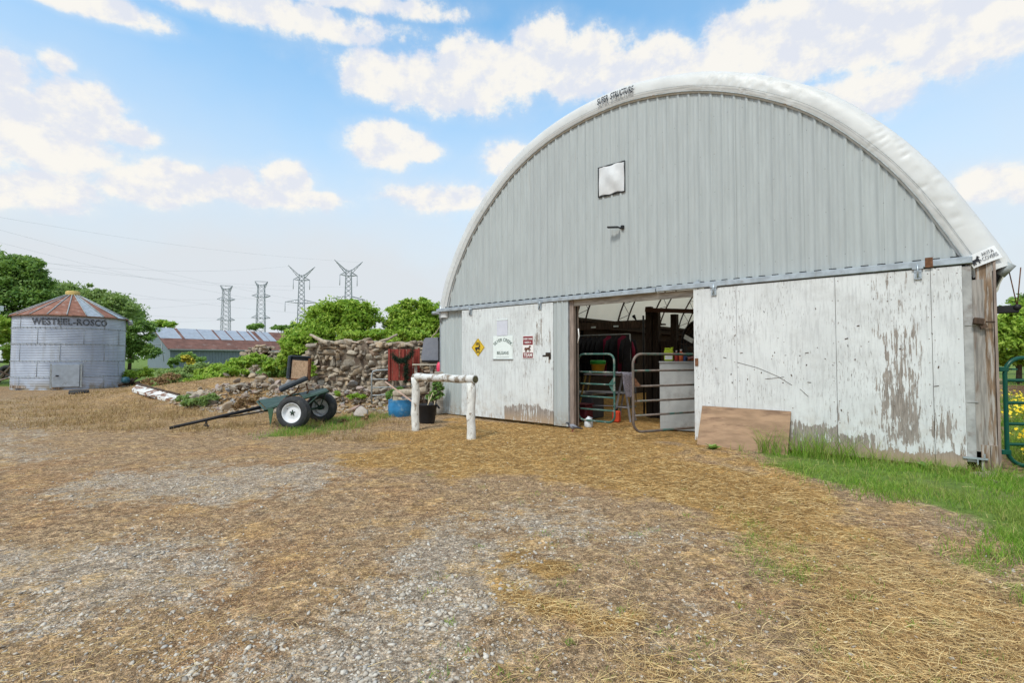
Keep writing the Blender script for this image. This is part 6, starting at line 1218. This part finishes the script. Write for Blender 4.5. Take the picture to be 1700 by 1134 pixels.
# big bushes behind the wall
treepx('leafy_tree', 560, 20.5, [(560, 560, 52, 55, 0), (525, 575, 42, 38, -.5), (590, 545, 38, 42, .3), (545, 530, 30, 28, 0), (602, 520, 14, 18, 0), (575, 515, 20, 18, 0), (620, 585, 40, 30, 0)], 26000, .085, M_leaf1, 'bright green leafy bush behind the left half of the stone wall', 101, z0=0.)
treepx('leafy_tree', 690, 21.5, [(690, 560, 44, 46, 0), (672, 528, 26, 28, 0), (708, 535, 30, 32, 0), (690, 510, 22, 16, 0), (655, 575, 34, 28, 0), (730, 565, 30, 50, .5)], 24000, .085, M_leaf1, 'bright green leafy bush behind the wall next to the barn', 103)
treepx('leafy_shrub', 500, 18.6, [(492, 590, 28, 24, 0), (478, 610, 24, 18, 0), (515, 560, 18, 20, .4), (505, 575, 22, 24, 0)], 12000, .075, M_leaf1, 'low green shrub spilling around the left end of the long wall', 105, 'shrub')
treepx('leafy_shrub', 470, 20.5, [(470, 625, 30, 26, 0), (485, 605, 20, 20, 0)], 7000, .075, M_leaf2, 'dark green shrub between the stone pillar and the long wall', 107, 'shrub', False)
treepx('leafy_shrub', 640, 17.6, [(620, 560, 22, 10, 0), (665, 562, 28, 12, 0), (585, 562, 22, 10, 0), (700, 562, 20, 14, 0)], 8000, .075, M_leaf1, 'low fringe of green shrub just above the top of the stone wall', 109, 'shrub', False)
treepx('leafy_shrub', 722, 11.9, [(724, 652, 9, 22, 0), (718, 668, 10, 16, 0), (728, 632, 6, 12, 0)], 2600, .042, M_leaf2, 'narrow green shrub squeezed against the left barn corner', 111, 'shrub')
# weeds in the middle distance
for i, (px, Y, L, m_, lb, ls) in enumerate([
  (400, 21, [(410, 606, 28, 12, 0), (375, 617, 28, 10, 0), (432, 600, 20, 11, 0), (350, 622, 24, 8, 0)], M_leaf1, 'mound of bright green vines between the shed and the stone pillar', .085),
  (360, 18.5, [(365, 630, 30, 15, 0), (335, 636, 24, 11, 0), (392, 622, 22, 12, 0), (325, 645, 18, 10, 0), (345, 648, 20, 9, 0)], M_leaf1, 'low mat of green vines spreading over the left boulders', .075),
  (315, 30, [(310, 598, 16, 10, 0), (325, 600, 14, 8, 0)], M_leaf2, 'dark green weed clump at the front wall of the shed', .09),
  (287, 30, [(287, 604, 7, 8, 0)], M_leaf2, 'small dark weed at the corner of the shed', .08),
  (300, 22, [(300, 622, 36, 7, 0), (340, 612, 30, 7, 0), (262, 622, 18, 6, 0)], M_leaf3, 'grey green weeds on the rough ground before the shed', .07),
  (224, 24, [(220, 626, 12, 10, 0), (238, 622, 12, 10, 0), (210, 632, 12, 8, 0)], M_leaf1, 'green weeds growing beside the right side of the grain bin', .075),
  (330, 13.3, [(328, 670, 20, 9, 0), (347, 666, 12, 10, 0)], M_leaf3, 'light green weed tuft in front of the broken panel and boulders', .045),
  (430, 14.6, [(430, 652, 14, 8, 0), (412, 658, 12, 7, 0), (446, 662, 10, 7, 0)], M_leaf1, 'small green vine creeping over the middle of the rubble heap', .045),
  (352, 14.2, [(372, 668, 12, 8, 0), (310, 664, 16, 6, 0)], M_leaf3, 'thin green weeds between the white board and the first rubble rocks', .04),
  (585, 13.0, [(592, 660, 12, 5, 0), (560, 655, 8, 5, 0), (640, 678, 14, 5, 0)], M_leaf1, 'low green weeds at the foot of the long wall right of the cart', .035),
  (285, 19.0, [(282, 640, 20, 8, 0), (250, 646, 14, 6, 0), (300, 630, 18, 9, 0)], M_leaf3, 'grey green weeds behind the chipped white board', .05),
  (460, 19, [(455, 650, 12, 10, 0), (448, 612, 10, 14, 0)], M_leaf1, 'green weeds at the base of the stone pillar', .06),
  (517, 14.6, [(517, 620, 5, 20, 0)], M_leaf1, 'thin vine climbing the left face of the long stone wall', .04),
  (656, 12.9, [(652, 658, 10, 8, 0), (662, 650, 8, 6, 0)], M_leaf2, 'small green weed behind the blue barrel', .04),
  (10, 27, [(6, 570, 14, 40, 0), (14, 600, 8, 20, 0)], M_leaf1, 'green bush between the red outbuilding and the grain bin', .10)]):
    treepx('weed_clump', px, Y, L, int(900+len(L)*1500), ls, m_, lb, 200+i, 'weeds', False)
M_dead = isl_mat('dead_weed_leaf', [(0, (.10, .05, .03)), (.4, (.24, .13, .07)), (.8, (.36, .22, .11)), (1, (.50, .36, .19))], .8, .15)
for i, (px, Y, L, n_, lb) in enumerate([(415, 12.6, [(412, 672, 16, 12, 0), (432, 668, 10, 14, 0), (398, 678, 12, 8, 0)], 1900, 'rust brown dead weeds standing behind the middle of the cart pole'), (365, 13.2, [(365, 684, 24, 7, 0), (340, 688, 18, 5, 0), (385, 680, 12, 8, 0)], 1700, 'low brown dead weeds left of the taller rust brown ones'),
      (262, 17.5, [(262, 636, 18, 8, 0), (285, 630, 14, 9, 0)], 1500, 'dry brown weeds on top of the low dirt mound by the white board'), (568, 10.6, [(570, 706, 7, 8, 0)], 420, 'small dead brown weed to the right of the cart wheels'), (606, 10.9, [(606, 697, 5, 8, 0)], 300, 'small dead brown weed in the grass before the blue barrel')]):
    treepx('dead_weeds', px, Y, L, n_, .030 if Y < 14 else .045, M_dead, lb, 320+i, 'dead weeds', False)
treepx('goldenrod', 311, 26, [(310, 598, 9, 7, 0), (317, 606, 8, 6, 0)], 1600, .07, isl_mat('goldenrod_bloom', [(0, (.22, .24, .04)), (.5, (.50, .42, .04)), (1, (.62, .52, .05))]), 'yellow flowering weed in front of the shed wall', 301, 'weeds', False)
# left tree group
treepx('broadleaf_tree', 20, 48, [(15, 500, 55, 60, 0), (40, 450, 32, 26, 0), (0, 455, 40, 30, 0), (55, 490, 26, 40, 0), (20, 560, 60, 50, 0)], 44000, .17, M_leaf2, 'tallest dark green tree at the left edge behind the grain bin', 401)
treepx('broadleaf_tree', 95, 56, [(95, 500, 42, 26, 0), (120, 515, 36, 40, 0), (70, 510, 24, 30, 0)], 22000, .17, M_leaf3, 'round grey green tree rising just behind the grain bin roof', 403)
treepx('broadleaf_tree', 150, 52, [(153, 482, 10, 10, 0), (160, 505, 26, 22, 0), (180, 530, 40, 40, 0), (140, 540, 40, 50, 0)], 22000, .16, M_leaf3, 'tree with a small tuft on top to the right of the bin roof', 405)
treepx('broadleaf_tree', 215, 60, [(205, 535, 32, 38, 0), (228, 560, 26, 32, 0), (190, 560, 36, 45, 0), (235, 590, 25, 20, 0)], 26000, .17, M_leaf2, 'dark green tree sloping down to the left end of the shed', 407)
treepx('broadleaf_tree', 270, 84, [(268, 540, 20, 6, 0), (258, 550, 16, 8, 0)], 4000, .26, M_leaf1, 'low bright treetop showing above the shed ridge', 409)
treepx('distant_tree', 408, 170, [(428, 543, 12, 4, 0), (415, 546, 10, 4, 0)], 1800, .6, M_leaf2, 'small distant dark tree on the horizon beside the pylons', 411)
treepx('distant_tree', 470, 180, [(462, 546, 14, 4, 0), (485, 543, 12, 6, 0)], 1800, .6, M_leaf2, 'distant tree line crown between the second and third pylons', 413)
# right side trees
treepx('broadleaf_tree', 1690, 26, [(1690, 560, 46, 34, 0), (1740, 545, 55, 48, 0), (1665, 580, 30, 24, 0), (1690, 535, 30, 18, 0), (1672, 600, 34, 16, 0), (1715, 600, 40, 18, 0)], 27000, .14, M_leaf1, 'rounded green bush row at the right edge beyond the meadow', 501)
treepx('broadleaf_tree', 1715, 40, [(1712, 510, 26, 22, 0), (1740, 530, 40, 40, 0), (1680, 525, 14, 8, 0)], 9000, .2, M_leaf2, 'darker taller tree behind the bush row at the right edge', 503)
# far fields : woodland belt along the horizon (one mass)
n = 42000; a_ = rg.uniform(-1.35, 1.35, n); Yb = 330+rg.uniform(0, 40, n); x = np.tan(a_*.75)*Yb*1.3; hh = 7+7*fbm(x*.02, x*0, 90); C = np.stack([x, Yb, rg.uniform(0, 1, n)**.6*hh], 1)
wd = leaves('far_woodland', C, rg.uniform(.8, 1.8, n), M_leaf2, None, rg); tag(wd, 'far-off dark woodland along the horizon', 'woodland', kind='stuff')
